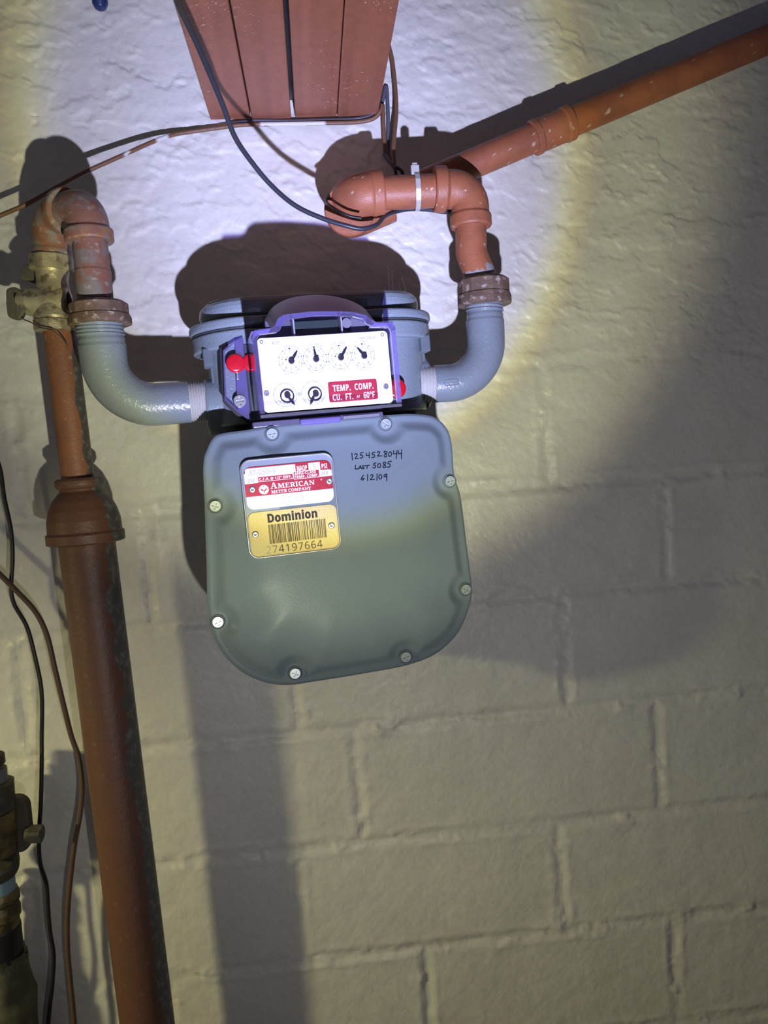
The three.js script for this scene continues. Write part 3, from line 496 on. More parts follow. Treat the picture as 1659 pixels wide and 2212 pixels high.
// front cover: pressed pan with a flat screw rim, scalloped round eight screws
const coverOut = new THREE.CatmullRomCurve3([[-.1056,.2675],[-.0792,.2699],[-.0555,.2715],[.0008,.2728],[.0504,.2726],[.0807,.2714],[.101,.2662],[.1119,.2535],[.1146,.2415],[.1149,.2082],[.1188,.1909],[.1213,.1398],[.1228,.1054],[.1224,.0916],[.1153,.0719],[.1029,.053],[.0801,.0374],[.0533,.031],[.0102,.0292],[-.04,.0289],[-.0645,.0294],[-.0834,.034],[-.103,.0455],[-.1184,.0625],[-.1285,.085],[-.1307,.1064],[-.1272,.1537],[-.1236,.2006],[-.1193,.247],[-.1153,.2559],[-.1108,.2633]].map((p) => V(p[0], p[1], 0)), true, 'centripetal', 0.5);
const coverPts = coverOut.getSpacedPoints(480).slice(0, 480).map((p) => [p.x, p.y]);
const screwsAt = [[-.0565,.2645],[.0506,.2645],[.1089,.2045],[.1155,.0974],[.0493,.0398],[-.0582,.0404],[-.1231,.0987],[-.114,.2042]];
{
  let cx = 0, cy = 0; for (const [x, y] of coverPts) { cx += x / 480; cy += y / 480; }
  const distOut = (x, y) => { let m = 1; for (let i = 0; i < 480; i++) { const [ax, ay] = coverPts[i], [bx, by] = coverPts[(i + 1) % 480], ux = bx - ax, uy = by - ay, t = Math.max(0, Math.min(1, ((x - ax) * ux + (y - ay) * uy) / (ux * ux + uy * uy))); m = Math.min(m, Math.hypot(x - ax - ux * t, y - ay - uy * t)); } return m; };
  const height = (x, y, d) => {
    let e = d - 0.0062; for (const [sx, sy] of screwsAt) { const q = Math.hypot(x - sx, y - sy) - 0.0094, h = Math.max(0, 0.004 - Math.abs(e - q)) / 0.004; e = Math.min(e, q) - h * h * 0.001; }
    let z = 0.1835 + 0.0062 * sstep(0, 0.0115, e) + 0.005 * sstep(0.004, 0.05, e);
    return z - 0.0016 * (1 - sstep(0, 0.0022, d));
  };
  const depths = [0, 0.0006, 0.0013, 0.0022, 0.0034, 0.0048, 0.0062]; for (let d = 0.0072; d < 0.034; d += 0.0011) depths.push(d); for (const f of [0.42, 0.5, 0.6, 0.7, 0.8, 0.9, 1]) depths.push(-f);
  const pos = [], uv = [], idx = [], W = 480, bx0 = -0.13, by0 = 0.02, bs = 0.27;
  const push = (x, y, z) => { pos.push(x, y, z); uv.push((x - bx0) / bs, (y - by0) / bs); };
  for (const z of [0.172, 0.1815]) for (const [x, y] of coverPts) push(x, y, z);
  let maxd = 0;
  for (const d of depths) for (const [x, y] of coverPts) {
    const L = Math.hypot(cx - x, cy - y), k = d < 0 ? 0.34 + 0.66 * ((-d - 0.42) / 0.58) * 0.999 + 0 : Math.min(d * 1.06 / L, 0.34 * d / 0.034), px = lerp(x, cx, k), py = lerp(y, cy, k);
    push(px, py, height(px, py, distOut(px, py)));
  }
  const rows = pos.length / 3 / W;
  for (let r = 0; r < rows - 1; r++) for (let i = 0; i < W; i++) { const a = r * W + i, b = r * W + (i + 1) % W, c = a + W, d = b + W; idx.push(a, c, b, b, c, d); }
  const g = new THREE.BufferGeometry(); g.setAttribute('position', new THREE.Float32BufferAttribute(pos, 3)); g.setAttribute('uv', new THREE.Float32BufferAttribute(uv, 2)); g.setIndex(idx); g.computeVertexNormals();
  if (g.attributes.normal.getZ(20 * W) < 0) { const ia = g.index.array; for (let i = 0; i < ia.length; i += 3) { const q = ia[i]; ia[i] = ia[i + 1]; ia[i + 1] = q; } g.computeVertexNormals(); }
  const notes = [
    [[.0143,.24],[.0141,.2337]], [[.0166,.2384],[.0178,.2393],[.019,.239],[.0191,.2375],[.0167,.2347],[.0198,.2346]], [[.025,.2397],[.0226,.2395],[.022,.2375],[.0239,.2373],[.0242,.2356],[.0226,.2345],[.0214,.235]],
    [[.0279,.239],[.0276,.2367],[.0304,.2365]], [[.0308,.2391],[.0303,.234]], [[.0366,.239],[.034,.2388],[.0336,.2368],[.0355,.2368],[.0358,.2351],[.0344,.234],[.0327,.2344]], [[.0384,.2384],[.0398,.2393],[.041,.2386],[.0404,.2372],[.0383,.2351],[.0424,.2349]],
    [[.0472,.2386],[.0457,.239],[.0452,.2378],[.0471,.236],[.0474,.2341],[.0456,.2334],[.0447,.2347],[.0466,.2364],[.048,.238],[.0472,.2386]], [[.0506,.2379],[.0491,.2362],[.0493,.2339],[.051,.2337],[.0523,.2357],[.0518,.2378],[.0506,.2379]],
    [[.0545,.2388],[.054,.2357],[.0572,.2356]], [[.0579,.2387],[.0559,.231]], [[.0592,.2382],[.0587,.2353],[.0615,.2355]], [[.0623,.2389],[.061,.2305]],
    [[.0163,.2287],[.0157,.2251],[.0185,.2252]], [[.0189,.2248],[.0207,.2279],[.0218,.2249]], [[.0194,.2259],[.0213,.226]], [[.0246,.2275],[.0229,.2275],[.023,.2262],[.0242,.2257],[.0235,.2247],[.0221,.2251]], [[.0252,.2272],[.0297,.2274]], [[.0274,.2272],[.0269,.2246]],
    [[.0362,.2289],[.0341,.2287],[.0335,.2271],[.0354,.2267],[.0352,.2248],[.0335,.2244],[.0325,.2251]], [[.0385,.228],[.0373,.2265],[.0375,.2246],[.0392,.2242],[.0404,.226],[.04,.2279],[.0385,.228]], [[.045,.2289],[.0432,.2286],[.0429,.2274],[.0447,.226],[.045,.2241],[.0434,.2236],[.0422,.2246],[.0439,.2263],[.0455,.2278],[.045,.2289]], [[.0512,.2291],[.048,.2288],[.0474,.227],[.0493,.2266],[.0495,.2247],[.0479,.2236],[.0462,.2242]],
    [[.0229,.2188],[.0211,.2169],[.0202,.2149],[.0219,.2143],[.0231,.2156],[.0214,.2162]], [[.0268,.219],[.0262,.2135]], [[.0294,.2175],[.0308,.2186],[.032,.2179],[.0314,.2165],[.0288,.214],[.0329,.2138]], [[.0359,.2189],[.0351,.2128]], [[.0383,.2175],[.0371,.2157],[.0377,.2136],[.0395,.2138],[.0403,.216],[.0394,.2178],[.0383,.2175]], [[.045,.2174],[.0432,.2174],[.0422,.2156],[.0439,.215],[.0449,.2164],[.0452,.2178],[.0444,.2114]],
  ];
  const S = 2048, map = canvasTex(S, S, (c) => {
    c.fillStyle = '#6e7a82'; c.fillRect(0, 0, S, S);
    for (let i = 0; i < 26000; i++) { c.fillStyle = rnd() < 0.5 ? 'rgba(255,255,255,0.03)' : 'rgba(0,10,10,0.03)'; const q = 1 + rnd() * 5; c.fillRect(rnd() * S, rnd() * S, q, q); }
    c.strokeStyle = '#151a26'; c.lineWidth = 6.5; c.lineCap = c.lineJoin = 'round';
    for (const st of notes) { c.beginPath(); st.forEach(([x, y], i) => { const X = (x - bx0) / bs * S, Y = S - (y - by0) / bs * S; i ? c.lineTo(X, Y) : c.moveTo(X, Y); }); c.stroke(); }
  });
  const cb = peelBump.clone(); cb.repeat.set(bs / 0.07, bs / 0.07); cb.needsUpdate = true;
  const cover = mp('front_cover', g, phys({ map, roughness: 0.28, specularIntensity: 0.1, bumpMap: cb, bumpScale: 0.00006 }));
  // body pans behind the cover
  const inset = (k) => outlineShape(coverPts.filter((_, i) => i % 3 === 0).map(([x, y]) => [lerp(x, cx, k), lerp(y, cy, k)]));
  mp('cover_gasket', extrude(inset(0.012), 0.1695, 0.1722, 0.0004, 1), M_.greyDark);
  mp('case_flange', extrude(inset(0.0), 0.16, 0.1696, 0.002), M_.grey);
  mp('case_body', extrude(inset(0.06), 0.05, 0.162, 0.012, 5), M_.grey);
  // screws, one shape shared
  const ev = new Evaluator(); ev.attributes = ['position', 'normal'];
  const prof = [[0, 0.0016], [0.0022, 0.0015], [0.0042, 0.001], [0.0052, 0.0003], [0.0054, -0.001]].map((p) => new THREE.Vector2(p[0], p[1]));
  let head = new Brush(new THREE.LatheGeometry(prof.reverse(), 36).rotateX(Math.PI / 2)); head.updateMatrixWorld();
  const solid = mergeGeometries([new THREE.CylinderGeometry(0.0048, 0.0054, 0.0028, 36).rotateX(Math.PI / 2).toNonIndexed()].map((q) => (q.deleteAttribute('uv'), q)));
  let b = new Brush(solid); b.updateMatrixWorld();
  for (const turn of [0.1, 0.1 + Math.PI / 2]) { const s = new Brush(new THREE.BoxGeometry(0.0064, 0.0013, 0.003).rotateZ(turn).translate(0, 0, 0.0016)); s.updateMatrixWorld(); b = ev.evaluate(b, s, SUBTRACTION); b.updateMatrixWorld(); }
  const screwGeo = toCreasedNormals(b.geometry, 0.5);
  globalThis.screwGeo_ = screwGeo;
  screwsAt.forEach(([x, y], i) => {
    const w = part('cover_screw', screwGeo, M_.screw, meter); w.position.set(x, y, 0.185); w.rotation.z = i * 0.83;
    const r = part('screw_seat', new THREE.TorusGeometry(0.0064, 0.0006, 8, 40), M_.grey, meter); r.position.set(x, y, 0.1836);
  });
}
// name plates on the cover
{
  const z = 0.1940, fr = roundRect(-0.0893, 0.1530, -0.0040, 0.2430, 0.0095);
  fr.holes.push(roundRect(-0.0877, 0.1546, -0.0056, 0.2414, 0.008, THREE.Path));
  mp('plate_frame', extrude(fr, z - 0.002, z + 0.0026, 0.0007, 2), M_.steel);
  mp('plate_bed', extrude(roundRect(-0.088, 0.1543, -0.0053, 0.2417, 0.0082), z - 0.002, z + 0.0006, 0.0002, 1), std({ color: lin(0.2, 0.235, 0.29), roughness: 0.4 }));
  const plate = (x0, y0, x1, y1, r, tex, o) => { const g = extrude(roundRect(x0, y0, x1, y1, r), z + 0.0006, z + 0.0014, 0.0002, 1), p = g.attributes.position, u = g.attributes.uv; for (let i = 0; i < p.count; i++) u.setXY(i, (p.getX(i) - x0) / (x1 - x0), (p.getY(i) - y0) / (y1 - y0)); return std({ map: tex, ...o, userData: {} }), [g, std({ map: tex, ...o })]; };
  const RED = '#a51c30';
  const silver = canvasTex(1600, 800, (c) => {
    c.scale(2, 2); c.fillStyle = '#e4e2e4'; c.fillRect(0, 0, 800, 400);
    c.fillStyle = RED; c.fillRect(0, 0, 800, 12); c.fillRect(470, 0, 330, 100); c.fillRect(118, 95, 570, 62); c.fillRect(0, 155, 800, 122); c.fillRect(0, 0, 12, 60);
    c.fillStyle = '#e4e2e4'; c.fillRect(590, 14, 108, 78); c.fillRect(686, 92, 102, 62);
    c.textBaseline = 'alphabetic'; c.fillStyle = '#f4f2f2';
    c.font = 'bold 60px sans-serif'; c.save(); c.translate(480, 80); c.scale(0.56, 1.15); c.fillText('MAOP', 0, 0); c.restore(); c.save(); c.translate(708, 78); c.scale(0.64, 1.05); c.fillText('PSI', 0, 0); c.restore();
    c.lineWidth = 4; c.strokeStyle = '#f4f2f2'; c.strokeRect(122, 99, 318, 46); c.strokeRect(448, 84, 236, 70);
    c.fillStyle = RED; c.fillRect(450, 86, 232, 66); c.fillStyle = '#f4f2f2';
    c.font = 'bold 34px sans-serif'; c.fillText('C.F.H. @ 1/2" DIFF.', 132, 135, 298);
    c.font = 'bold 36px sans-serif'; c.fillText('ANSI-CLASS', 456, 115, 220); c.fillText('TEMP. COMP.', 456, 148, 220);
    c.strokeStyle = 'rgba(70,66,72,0.75)'; c.lineWidth = 2; c.font = '62px sans-serif'; c.strokeText('AT-250-9', 42, 78, 410); c.strokeText('5', 628, 76); c.font = '40px sans-serif'; c.strokeText('210', 26, 142, 76); c.strokeText('250', 700, 138, 76);
    c.beginPath(); c.arc(165, 222, 44, 0, 7); c.fill(); c.fillStyle = RED; c.beginPath(); c.moveTo(128, 205); c.lineTo(160, 222); c.lineTo(152, 240); c.closePath(); c.fill(); c.beginPath(); c.moveTo(202, 205); c.lineTo(170, 222); c.lineTo(178, 240); c.closePath(); c.fill(); c.fillRect(160, 222, 10, 26); c.beginPath(); c.arc(165, 192, 5, 0, 7); c.fill();
    c.fillStyle = '#f4f2f2'; c.font = 'bold 82px serif'; c.fillText('A', 226, 222); c.font = 'bold 62px serif'; c.save(); c.translate(292, 222); c.scale(1.12, 1); c.fillText('MERICAN', 0, 0, 340); c.restore(); c.font = 'bold 22px serif'; c.fillText('®', 688, 190);
    c.font = 'bold 40px serif'; c.fillText('METER COMPANY', 228, 266, 452);
    c.strokeStyle = 'rgba(60,58,64,0.8)'; c.lineWidth = 2.2; c.font = '76px sans-serif'; 'x2008'.slice(1).split('').forEach((d, i) => c.strokeText(d, 310 + i * 58, 362));
  });
  const gold = canvasTex(1600, 800, (c) => {
    c.scale(2, 2); c.fillStyle = '#cfbf86'; c.fillRect(0, 0, 800, 400);
    for (let i = 0; i < 2600; i++) { c.fillStyle = rnd() < 0.5 ? 'rgba(255,240,170,0.10)' : 'rgba(120,90,10,0.10)'; c.fillRect(rnd() * 800, rnd() * 400, 3 + rnd() * 9, 1 + rnd() * 3); }
    c.strokeStyle = 'rgba(110,90,30,0.8)'; c.setLineDash([4, 5]); c.lineWidth = 2; c.strokeRect(14, 14, 772, 372); c.setLineDash([]);
    c.fillStyle = '#33292e'; c.font = 'bold 104px sans-serif'; c.lineWidth = 5; c.strokeStyle = '#33292e'; c.strokeText('Dominion', 166, 102, 460); c.fillText('Dominion', 166, 102, 460); c.font = '14px sans-serif'; c.fillText('®', 634, 50);
    let x = 170; seedState = 99; while (x < 690) { const w = 2 + Math.floor(rnd() * 3) * 2.6; c.fillRect(x, 122, w, 170); x += w + 2.5 + Math.floor(rnd() * 3) * 2.4; }
    c.font = '92px sans-serif'; '74197664'.split('').forEach((d, i) => { c.fillStyle = i ? '#40352c' : 'rgba(64,53,44,0.55)'; c.fillText(d, 186 + i * 58, 376); }); c.fillStyle = 'rgba(64,53,44,0.3)'; c.fillText('2', 130, 376);
  });
  const [sg, sm] = plate(-0.0862, 0.1977, -0.0068, 0.2362, 0.0065, silver, { metalness: 0.25, roughness: 0.3 });
  const sp = mp('silver_plate', sg, sm, meter, 'silver maker plate printed in red');
  const [gg, gm] = plate(-0.0868, 0.1541, -0.0058, 0.1953, 0.0065, gold, { metalness: 0.4, roughness: 0.32, bumpMap: roughBump, bumpScale: 0.0003 });
  const gp = mp('gold_plate', gg, gm, meter, 'gold barcode plate');
  const rivet = (x, y, parent) => { const q = new THREE.Mesh(new THREE.LatheGeometry([[0, 0.0005], [0.0006, 0.0004], [0.0009, 0.0011], [0.0026, 0.001], [0.0031, 0.0002], [0.0031, -0.0004]].map((p) => new THREE.Vector2(...p)), 32).rotateX(Math.PI / 2).translate(x, y, z + 0.0014), M_.steel); q.name = 'rivet'; q.castShadow = q.receiveShadow = true; parent.add(q); };
  rivet(-0.0801, 0.2161, sp); rivet(-0.0098, 0.2166, sp); rivet(-0.0817, 0.1755, gp); rivet(-0.0118, 0.1757, gp);
}
// index box
{
  const x0 = -0.068, x1 = 0.059, y0 = 0.2777, y1 = 0.3522, zf = 0.22, zb = 0.156;
  const mount = mp('index_mount', box(-0.072, 0.281, 0.1485, 0.066, 0.352, 0.157, 0.002), M_.greyDark);
  // dial plate
  const dx0 = -0.0622, dx1 = 0.0576, dy0 = 0.2832, dy1 = 0.3494;
  const shape = roundRect(dx0, dy0, dx1, dy1, 0.004);
  const dialTex = canvasTex(1810, 1000, (c) => {
    c.fillStyle = '#f2f1f2'; c.fillRect(0, 0, 1810, 1000); c.textAlign = 'center'; c.textBaseline = 'middle';
    const ink = '#1c1a2e', thin = '#3a3850';
    const dial = (x, y, cw, cap) => {
      const r = 160; c.strokeStyle = thin; c.lineWidth = 4; c.beginPath(); c.arc(x, y, r, 0, 7); c.stroke();
      c.fillStyle = ink; for (let k = 0; k < 10; k++) { const a = -Math.PI / 2 + k * Math.PI / 5; c.beginPath(); c.arc(x + r * Math.cos(a), y + r * Math.sin(a), k ? 6 : 11, 0, 7); c.fill(); }
      c.font = '52px sans-serif'; for (let k = 0; k < 10; k++) { const a = -Math.PI / 2 + (cw ? 1 : -1) * k * Math.PI / 5; c.fillText(String(k), x + 118 * Math.cos(a), y + 118 * Math.sin(a)); }
      const arc = (text, rr, mid, spread, size, flip) => { c.font = size + 'px sans-serif'; c.fillStyle = thin; [...text].forEach((ch, i) => { const a = mid + (i - (text.length - 1) / 2) * spread * (flip ? -1 : 1); c.save(); c.translate(x + rr * Math.cos(a), y + rr * Math.sin(a)); c.rotate(a + (flip ? -Math.PI / 2 : Math.PI / 2)); c.fillText(ch, 0, 0); c.restore(); }); };
      arc(cap, 198, -Math.PI / 2, 0.165, 42, false); arc('PER  REV', 190, Math.PI / 2, 0.16, 34, true);
      c.strokeStyle = ink; c.lineWidth = 5; c.beginPath(); c.arc(x, y, 62, cw ? -2.2 : -1.9, cw ? -0.75 : -2.9, !cw); c.stroke();
      const ea = cw ? -0.75 : -2.9; c.fillStyle = ink; c.beginPath(); c.arc(x + 62 * Math.cos(ea), y + 62 * Math.sin(ea), 10, 0, 7); c.fill();
    };
    dial(425, 322, false, '1,000,000'); dial(762, 322, true, '100,000'); dial(1108, 322, false, '10,000'); dial(1436, 322, true, '1,000');
    c.strokeStyle = thin; c.lineWidth = 4; for (const x of [590, 935, 1272]) for (const dy of [-46, 50]) { c.fillStyle = ink; for (const q of [-14, 14]) { c.beginPath(); c.arc(x + q, 322 + dy, 6, 0, 7); c.fill(); } }
    const test = (x, y, text) => { c.strokeStyle = thin; c.lineWidth = 4; c.beginPath(); c.arc(x, y, 160, 0, 7); c.stroke(); for (let k = 0; k < 10; k++) { const a = k * Math.PI / 5; c.beginPath(); c.moveTo(x + 135 * Math.cos(a), y + 135 * Math.sin(a)); c.lineTo(x + 160 * Math.cos(a), y + 160 * Math.sin(a)); c.stroke(); }
      c.font = '34px sans-serif'; c.fillStyle = thin; [...text].forEach((ch, i) => { const a = Math.PI / 2 - (i - (text.length - 1) / 2) * 0.22; c.save(); c.translate(x + 118 * Math.cos(a), y + 118 * Math.sin(a)); c.rotate(a - Math.PI / 2); c.fillText(ch, 0, 0); c.restore(); }); };
    test(305, 780, 'HALF FOOT'); test(690, 782, 'TWO FEET');
    c.strokeStyle = ink; c.lineWidth = 7; c.beginPath(); c.arc(497, 782, 15, 0, 7); c.stroke();
    c.fillStyle = ink; c.font = '46px sans-serif'; c.fillText('B177', 250, 78); c.fillText('04972G039', 1515, 84, 270);
    c.lineWidth = 9; for (const [x, y] of [[60, 50], [1738, 50]]) { c.beginPath(); c.arc(x, y, 20, 0, 7); c.stroke(); }
    c.fillStyle = '#a81c34'; c.beginPath(); c.roundRect(905, 648, 690, 285, 26); c.fill();
    c.fillStyle = '#f6f4f6'; c.textAlign = 'left'; c.textBaseline = 'alphabetic'; c.font = 'bold 118px sans-serif';
    const cond = (t, x, y, sx) => { c.save(); c.translate(x, y); c.scale(sx, 1); c.fillText(t, 0, 0); c.restore(); };
    cond('TEMP.', 968, 784, 0.74); cond('COMP.', 1270, 784, 0.74); cond('CU.', 950, 908, 0.7); cond('FT.', 1128, 908, 0.74); cond('60°F', 1388, 908, 0.68); c.font = 'bold 48px sans-serif'; cond('AT', 1290, 896, 0.9);
  });
  const dg = extrude(shape, 0.1935, 0.195, 0.0003, 1); { const p = dg.attributes.position, u = dg.attributes.uv; for (let i = 0; i < p.count; i++) u.setXY(i, (p.getX(i) - dx0) / (dx1 - dx0), (p.getY(i) - dy0) / (dy1 - dy0)); }
  const dial = mp('dial_plate', dg, std({ map: dialTex, roughness: 0.45 }), meter, 'white dial plate with four counting dials');
  const child = (name, geo, mat, parent) => { const q = new THREE.Mesh(geo, mat); q.name = name; q.castShadow = q.receiveShadow = true; parent.add(q); return q; };
  const toX = (px) => dx0 + px / 1810 * (dx1 - dx0), toY = (py) => dy1 - py / 1000 * (dy1 - dy0), ink = std({ color: lin(0.018, 0.016, 0.03), roughness: 0.35 });
  const needle = (px, py, deg, len) => { const s = new THREE.Shape(); s.moveTo(-0.0009, 0); s.lineTo(-0.0011, len * 0.55); s.lineTo(-0.0003, len); s.lineTo(0.0003, len); s.lineTo(0.0011, len * 0.55); s.lineTo(0.0009, 0); s.closePath(); return mergeGeometries([extrude(s, 0, 0.0008, 0), cyl(0.0029, 0, 0.0022, 0, 0, 28, 0.0024).toNonIndexed()]).rotateZ(THREE.MathUtils.degToRad(deg)).translate(toX(px), toY(py), 0.196); };
  child('needle', needle(436, 332, -36, 0.0102), ink, dial); child('needle', needle(776, 330, 6, 0.0102), ink, dial); child('needle', needle(1122, 330, -34, 0.0108), ink, dial); child('needle', needle(1450, 330, 37, 0.0098), ink, dial);
  const testHand = (px, py, deg) => mergeGeometries([new THREE.TorusGeometry(0.0058, 0.0006, 8, 40).toNonIndexed(), cyl(0.0027, -0.0004, 0.0012, -0.0006, -0.0004, 28).toNonIndexed(), extrude(outlineShape([[-0.0007, 0], [-0.0012, 0.0078], [0, 0.0108], [0.0012, 0.0078], [0.0007, 0]]), -0.0004, 0.0006)]).rotateZ(THREE.MathUtils.degToRad(deg)).translate(toX(px), toY(py), 0.1965);
  child('test_hand', testHand(330, 800, -144), ink, dial); child('test_hand', testHand(712, 800, 150), ink, dial);
  for (const [px, py, s] of [[55, 742, 1], [1720, 772, 1]]) { const q = child('dial_screw', globalThis.screwGeo_, M_.steel, dial); q.position.set(toX(px), toY(py), 0.1955); q.scale.setScalar(0.5); }
  // clear box: front outline with the arched step on top
  const front = [[x0, y0], [x1, y0], [x1, y1]]; const arch = [[.0568,.3534],[.0419,.3536],[.0384,.356],[.034,.3603],[.0252,.363],[.0078,.3651],[-.0157,.3659],[-.0393,.3642],[-.0449,.3607],[-.0478,.3555],[-.0512,.3538],[-.0656,.3528]];
  const outl = [[x0, y0 + 0.003], [x0 + 0.003, y0], [x1 - 0.003, y0], [x1, y0 + 0.003], [x1, y1 - 0.003], ...arch, [x0, y1 - 0.003]];
  const inner = (d) => { const cx = -0.0045, cy = 0.318; return outl.map(([x, y]) => [x + Math.sign(cx - x) * d * Math.min(1, Math.abs(x - cx) / 0.03), y + Math.sign(cy - y) * d]); };
  const pane = new THREE.ShapeGeometry(outlineShape(inner(0.0005)), 4).translate(0, 0, zf - 0.0008); mp('index_window', pane, M_.clear, meter, 'clear front window');
  const inn = inner(0.0042).filter(([, y]) => y > y0 + 0.006), bez = outlineShape([[x0, y0 + 0.0035], [x0 + 0.0042, y0 + 0.0035], inn[0], ...inn.slice(1).reverse(), [x1 - 0.0042, y0 + 0.0035], [x1, y0 + 0.0035], ...outl.slice(4)]);
  mp('index_bezel', extrude(bez, zf - 0.004, zf + 0.0012, 0.0009, 2), M_.bezel, meter, 'violet tinted box edge');
  mp('index_sill', box(x0, y0, zf - 0.003, x1, y0 + 0.0026, zf + 0.0012, 0.0009), M_.side, meter, 'pale clear lower box edge');
  // side, bottom and top walls of the box back to its mount
  const wallStrip = (a, grow) => { const pos = [], idx = [], n = a.length; a.forEach(([x, y]) => { pos.push(x, y, zf - 0.003); pos.push(x + grow(x, y)[0], y + grow(x, y)[1], zb); }); for (let i = 0; i < n - 1; i++) idx.push(i * 2, i * 2 + 2, i * 2 + 1, i * 2 + 1, i * 2 + 2, i * 2 + 3); const g = new THREE.BufferGeometry(); g.setAttribute('position', new THREE.Float32BufferAttribute(pos, 3)); g.setAttribute('uv', new THREE.Float32BufferAttribute(pos.filter((_, i) => i % 3 !== 2), 2)); g.setIndex(idx); return toCreasedNormals(g, 0.6); };
  mp('index_side', wallStrip([[x0, y0], [x0, y1]], () => [0, 0]), M_.side); mp('index_side', wallStrip([[x1, y1], [x1, y0]], () => [0, 0]), M_.side);
  mp('index_floor', wallStrip([[x1, y0], [x0, y0]], () => [0, 0]), M_.clear);
  mp('index_top', wallStrip([[arch[0][0] + 0.002, y1], [arch[1][0], arch[1][1]]], () => [0, 0]), M_.hood); mp('index_top', wallStrip([[arch[10][0], arch[10][1]], [x0, y1]], () => [0, 0]), M_.hood);
  // dusty hood: lofted between the front arch and the higher arch behind
  const fA = new THREE.CatmullRomCurve3(arch.slice(1, 11).map(([x, y]) => V(x, y, zf - 0.002)), false, 'centripetal').getSpacedPoints(60);
  const bA = new THREE.CatmullRomCurve3([[.0485,.3632],[.0477,.3663],[.0433,.3744],[.0293,.3832],[.0052,.3893],[-.0112,.3896],[-.0274,.3874],[-.0431,.38],[-.05,.3711],[-.0518,.3679]].map(([x, y]) => V(x, y, 0.172)), false, 'centripetal').getSpacedPoints(60);
  const hp = [], hi = [], hu = []; for (let i = 0; i <= 60; i++) for (let j = 0; j <= 10; j++) { const t = j / 10, p = fA[i].clone().lerp(bA[i], t); p.y += 0.0022 * Math.sin(t * Math.PI); hp.push(p.x, p.y, p.z); hu.push(p.x, p.z + p.y); }
  for (let i = 0; i < 60; i++) for (let j = 0; j < 10; j++) { const a = i * 11 + j; hi.push(a, a + 1, a + 11, a + 11, a + 1, a + 12); }
  const hg = new THREE.BufferGeometry(); hg.setAttribute('position', new THREE.Float32BufferAttribute(hp, 3)); hg.setAttribute('uv', new THREE.Float32BufferAttribute(hu, 2)); hg.setIndex(hi); hg.computeVertexNormals();
  mp('index_hood', hg, M_.hood, meter, 'dusty lavender hood over the dials');
  const back = outlineShape([...bA.map((p) => [p.x, p.y]), [bA[60].x, y1], [bA[0].x, y1]]); mp('index_back', extrude(back, 0.1575, 0.1728, 0), std({ color: lin(0.09, 0.085, 0.14), roughness: 0.5 }));
  // gears behind the window
  const mech = mp('index_gear_frame', mergeGeometries([box(-0.028, 0.345, 0.176, -0.0265, 0.366, 0.19, 0.0004), box(0.016, 0.345, 0.176, 0.0175, 0.366, 0.19, 0.0004), box(-0.05, 0.347, 0.176, 0.045, 0.349, 0.192, 0.0004)]), std({ color: lin(0.45, 0.45, 0.5), roughness: 0.4, metalness: 0.4 }));
  child('gear', cyl(0.0045, 0.182, 0.185, 0.0225, 0.36, 30), std({ color: lin(0.18, 0.18, 0.22), roughness: 0.45 }), mech); child('gear_plate', box(-0.0255, 0.349, 0.178, 0.0155, 0.3645, 0.181, 0.0004), std({ color: lin(0.02, 0.035, 0.034), roughness: 0.4 }), mech); child('gear_plate', box(0.026, 0.35, 0.176, 0.042, 0.366, 0.182, 0.002), std({ color: lin(0.13, 0.13, 0.18), roughness: 0.5 }), mech);
  // clear wing with red seal caps at the left, the cap at the right
  const wing = outlineShape([[-.072,.3573],[-.0794,.3544],[-.0914,.3453],[-.093,.3224],[-.0946,.3002],[-.0843,.2882],[-.0721,.2776],[-.0638,.2787],[-.0637,.3203],[-.0652,.3514]]);
  mp('wing_gasket', extrude(outlineShape([[-.0717,.3629],[-.0817,.3583],[-.0938,.3491],[-.0953,.3234],[-.0962,.2992],[-.0859,.2862],[-.0727,.2755],[-.0633,.2773],[-.0576,.3564]]), 0.1492, 0.1512, 0.0003, 1), M_.black);
  mp('wing_plate', extrude(outlineShape([[-.0716,.357],[-.0783,.3543],[-.09,.3452],[-.0915,.3229],[-.093,.3014],[-.083,.2898],[-.0716,.2792],[-.0641,.2799],[-.0633,.3209],[-.0647,.3522]]), 0.1512, 0.1518, 0, 1), M_.grey);
  mp('seal_wing', extrude(wing, 0.1522, 0.158, 0.0012, 2), M_.clear, meter, 'clear plastic side wing');
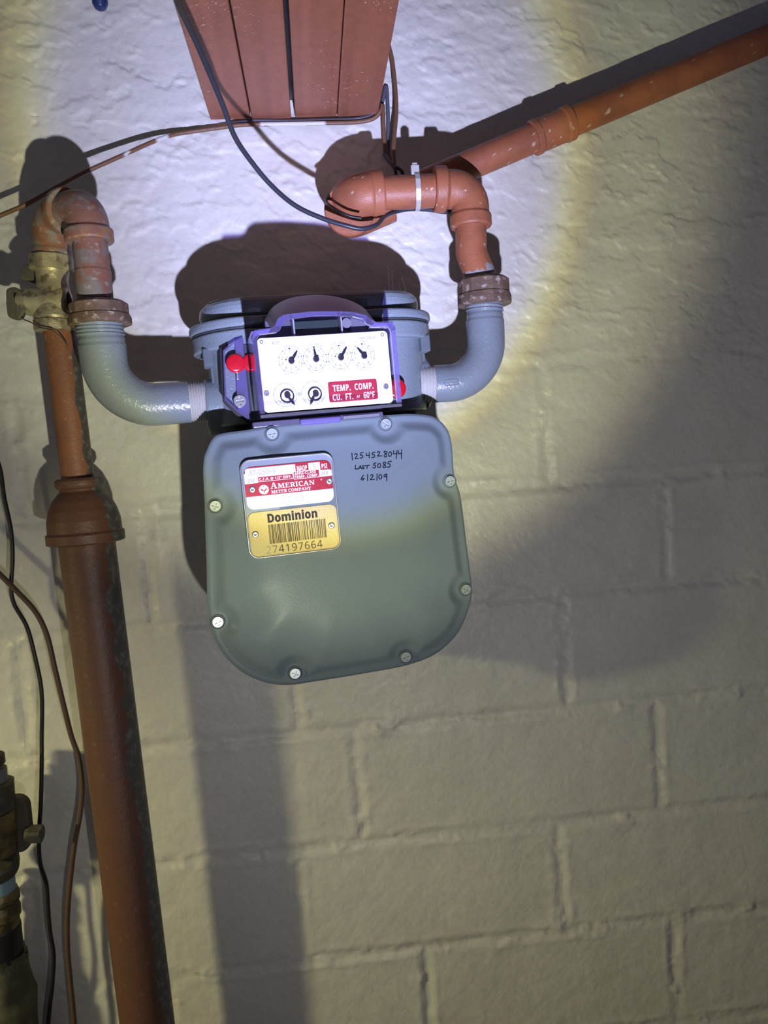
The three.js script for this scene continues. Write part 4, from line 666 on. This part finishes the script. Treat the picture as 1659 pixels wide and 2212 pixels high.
  const rim = outlineShape([[-.072,.3573],[-.0794,.3544],[-.0914,.3453],[-.093,.3224],[-.0946,.3002],[-.0843,.2882],[-.0721,.2776]]); rim.holes.push(new THREE.Path([[-.0721,.3552],[-.0787,.3526],[-.0896,.3443],[-.0914,.3223],[-.0926,.3009],[-.0833,.2898],[-.0726,.2807]].map((p) => new THREE.Vector2(...p)))); mp('wing_rim', extrude(rim, 0.1575, 0.16, 0.0006, 1), M_.tint);
  const capAt = (xy, r, z) => mp('seal_cap', new THREE.LatheGeometry([[0, 0.0042], [r * 0.7, 0.004], [r * 0.93, 0.0032], [r, 0.002], [r, 0]].map((p) => new THREE.Vector2(...p)).reverse(), 40).rotateX(Math.PI / 2).translate(xy[0], xy[1], z), M_.red, meter, 'red seal cap');
  capAt([-.081,.3329], 0.0088, 0.1585); capAt([-.0662,.3324], 0.0088, 0.1585);
  const rc = [.0738,.2983]; capAt([rc[0] - 0.003, rc[1]], 0.0095, 0.158);
  const ws = [-.0807,.2979]; const sc = part('wing_screw', globalThis.screwGeo_, M_.steel, meter); sc.position.set(ws[0], ws[1], 0.16); sc.scale.setScalar(1.15);
  mp('wing_post', box(-0.0815, 0.318, 0.158, -0.0795, 0.328, 0.1605, 0.0005), M_.steel);
  // moulded lip under the box
  mp('index_lip', box(-0.073, 0.2705, 0.1575, 0.05, 0.2765, 0.182, 0.0015), phys({ color: lin(0.12, 0.11, 0.19), roughness: 0.2, transmission: 0.25, thickness: 0, ior: 1.5 })); mp('lip_tab', box(-0.03, 0.2695, 0.18, 0.0085, 0.2755, 0.187, 0.002), phys({ color: lin(0.19, 0.15, 0.4), roughness: 0.15, transmission: 0.25, thickness: 0, ior: 1.5 }));
  mp('lip_slot', box(-0.0235, 0.2716, 0.1868, 0.0055, 0.2732, 0.1876, 0.0004), M_.side); mp('lip_bar', box(0.011, 0.2722, 0.1818, 0.046, 0.2752, 0.1835, 0.0006), std({ color: lin(0.15, 0.145, 0.19), roughness: 0.4 }));
}

renderer.render(scene, camera);
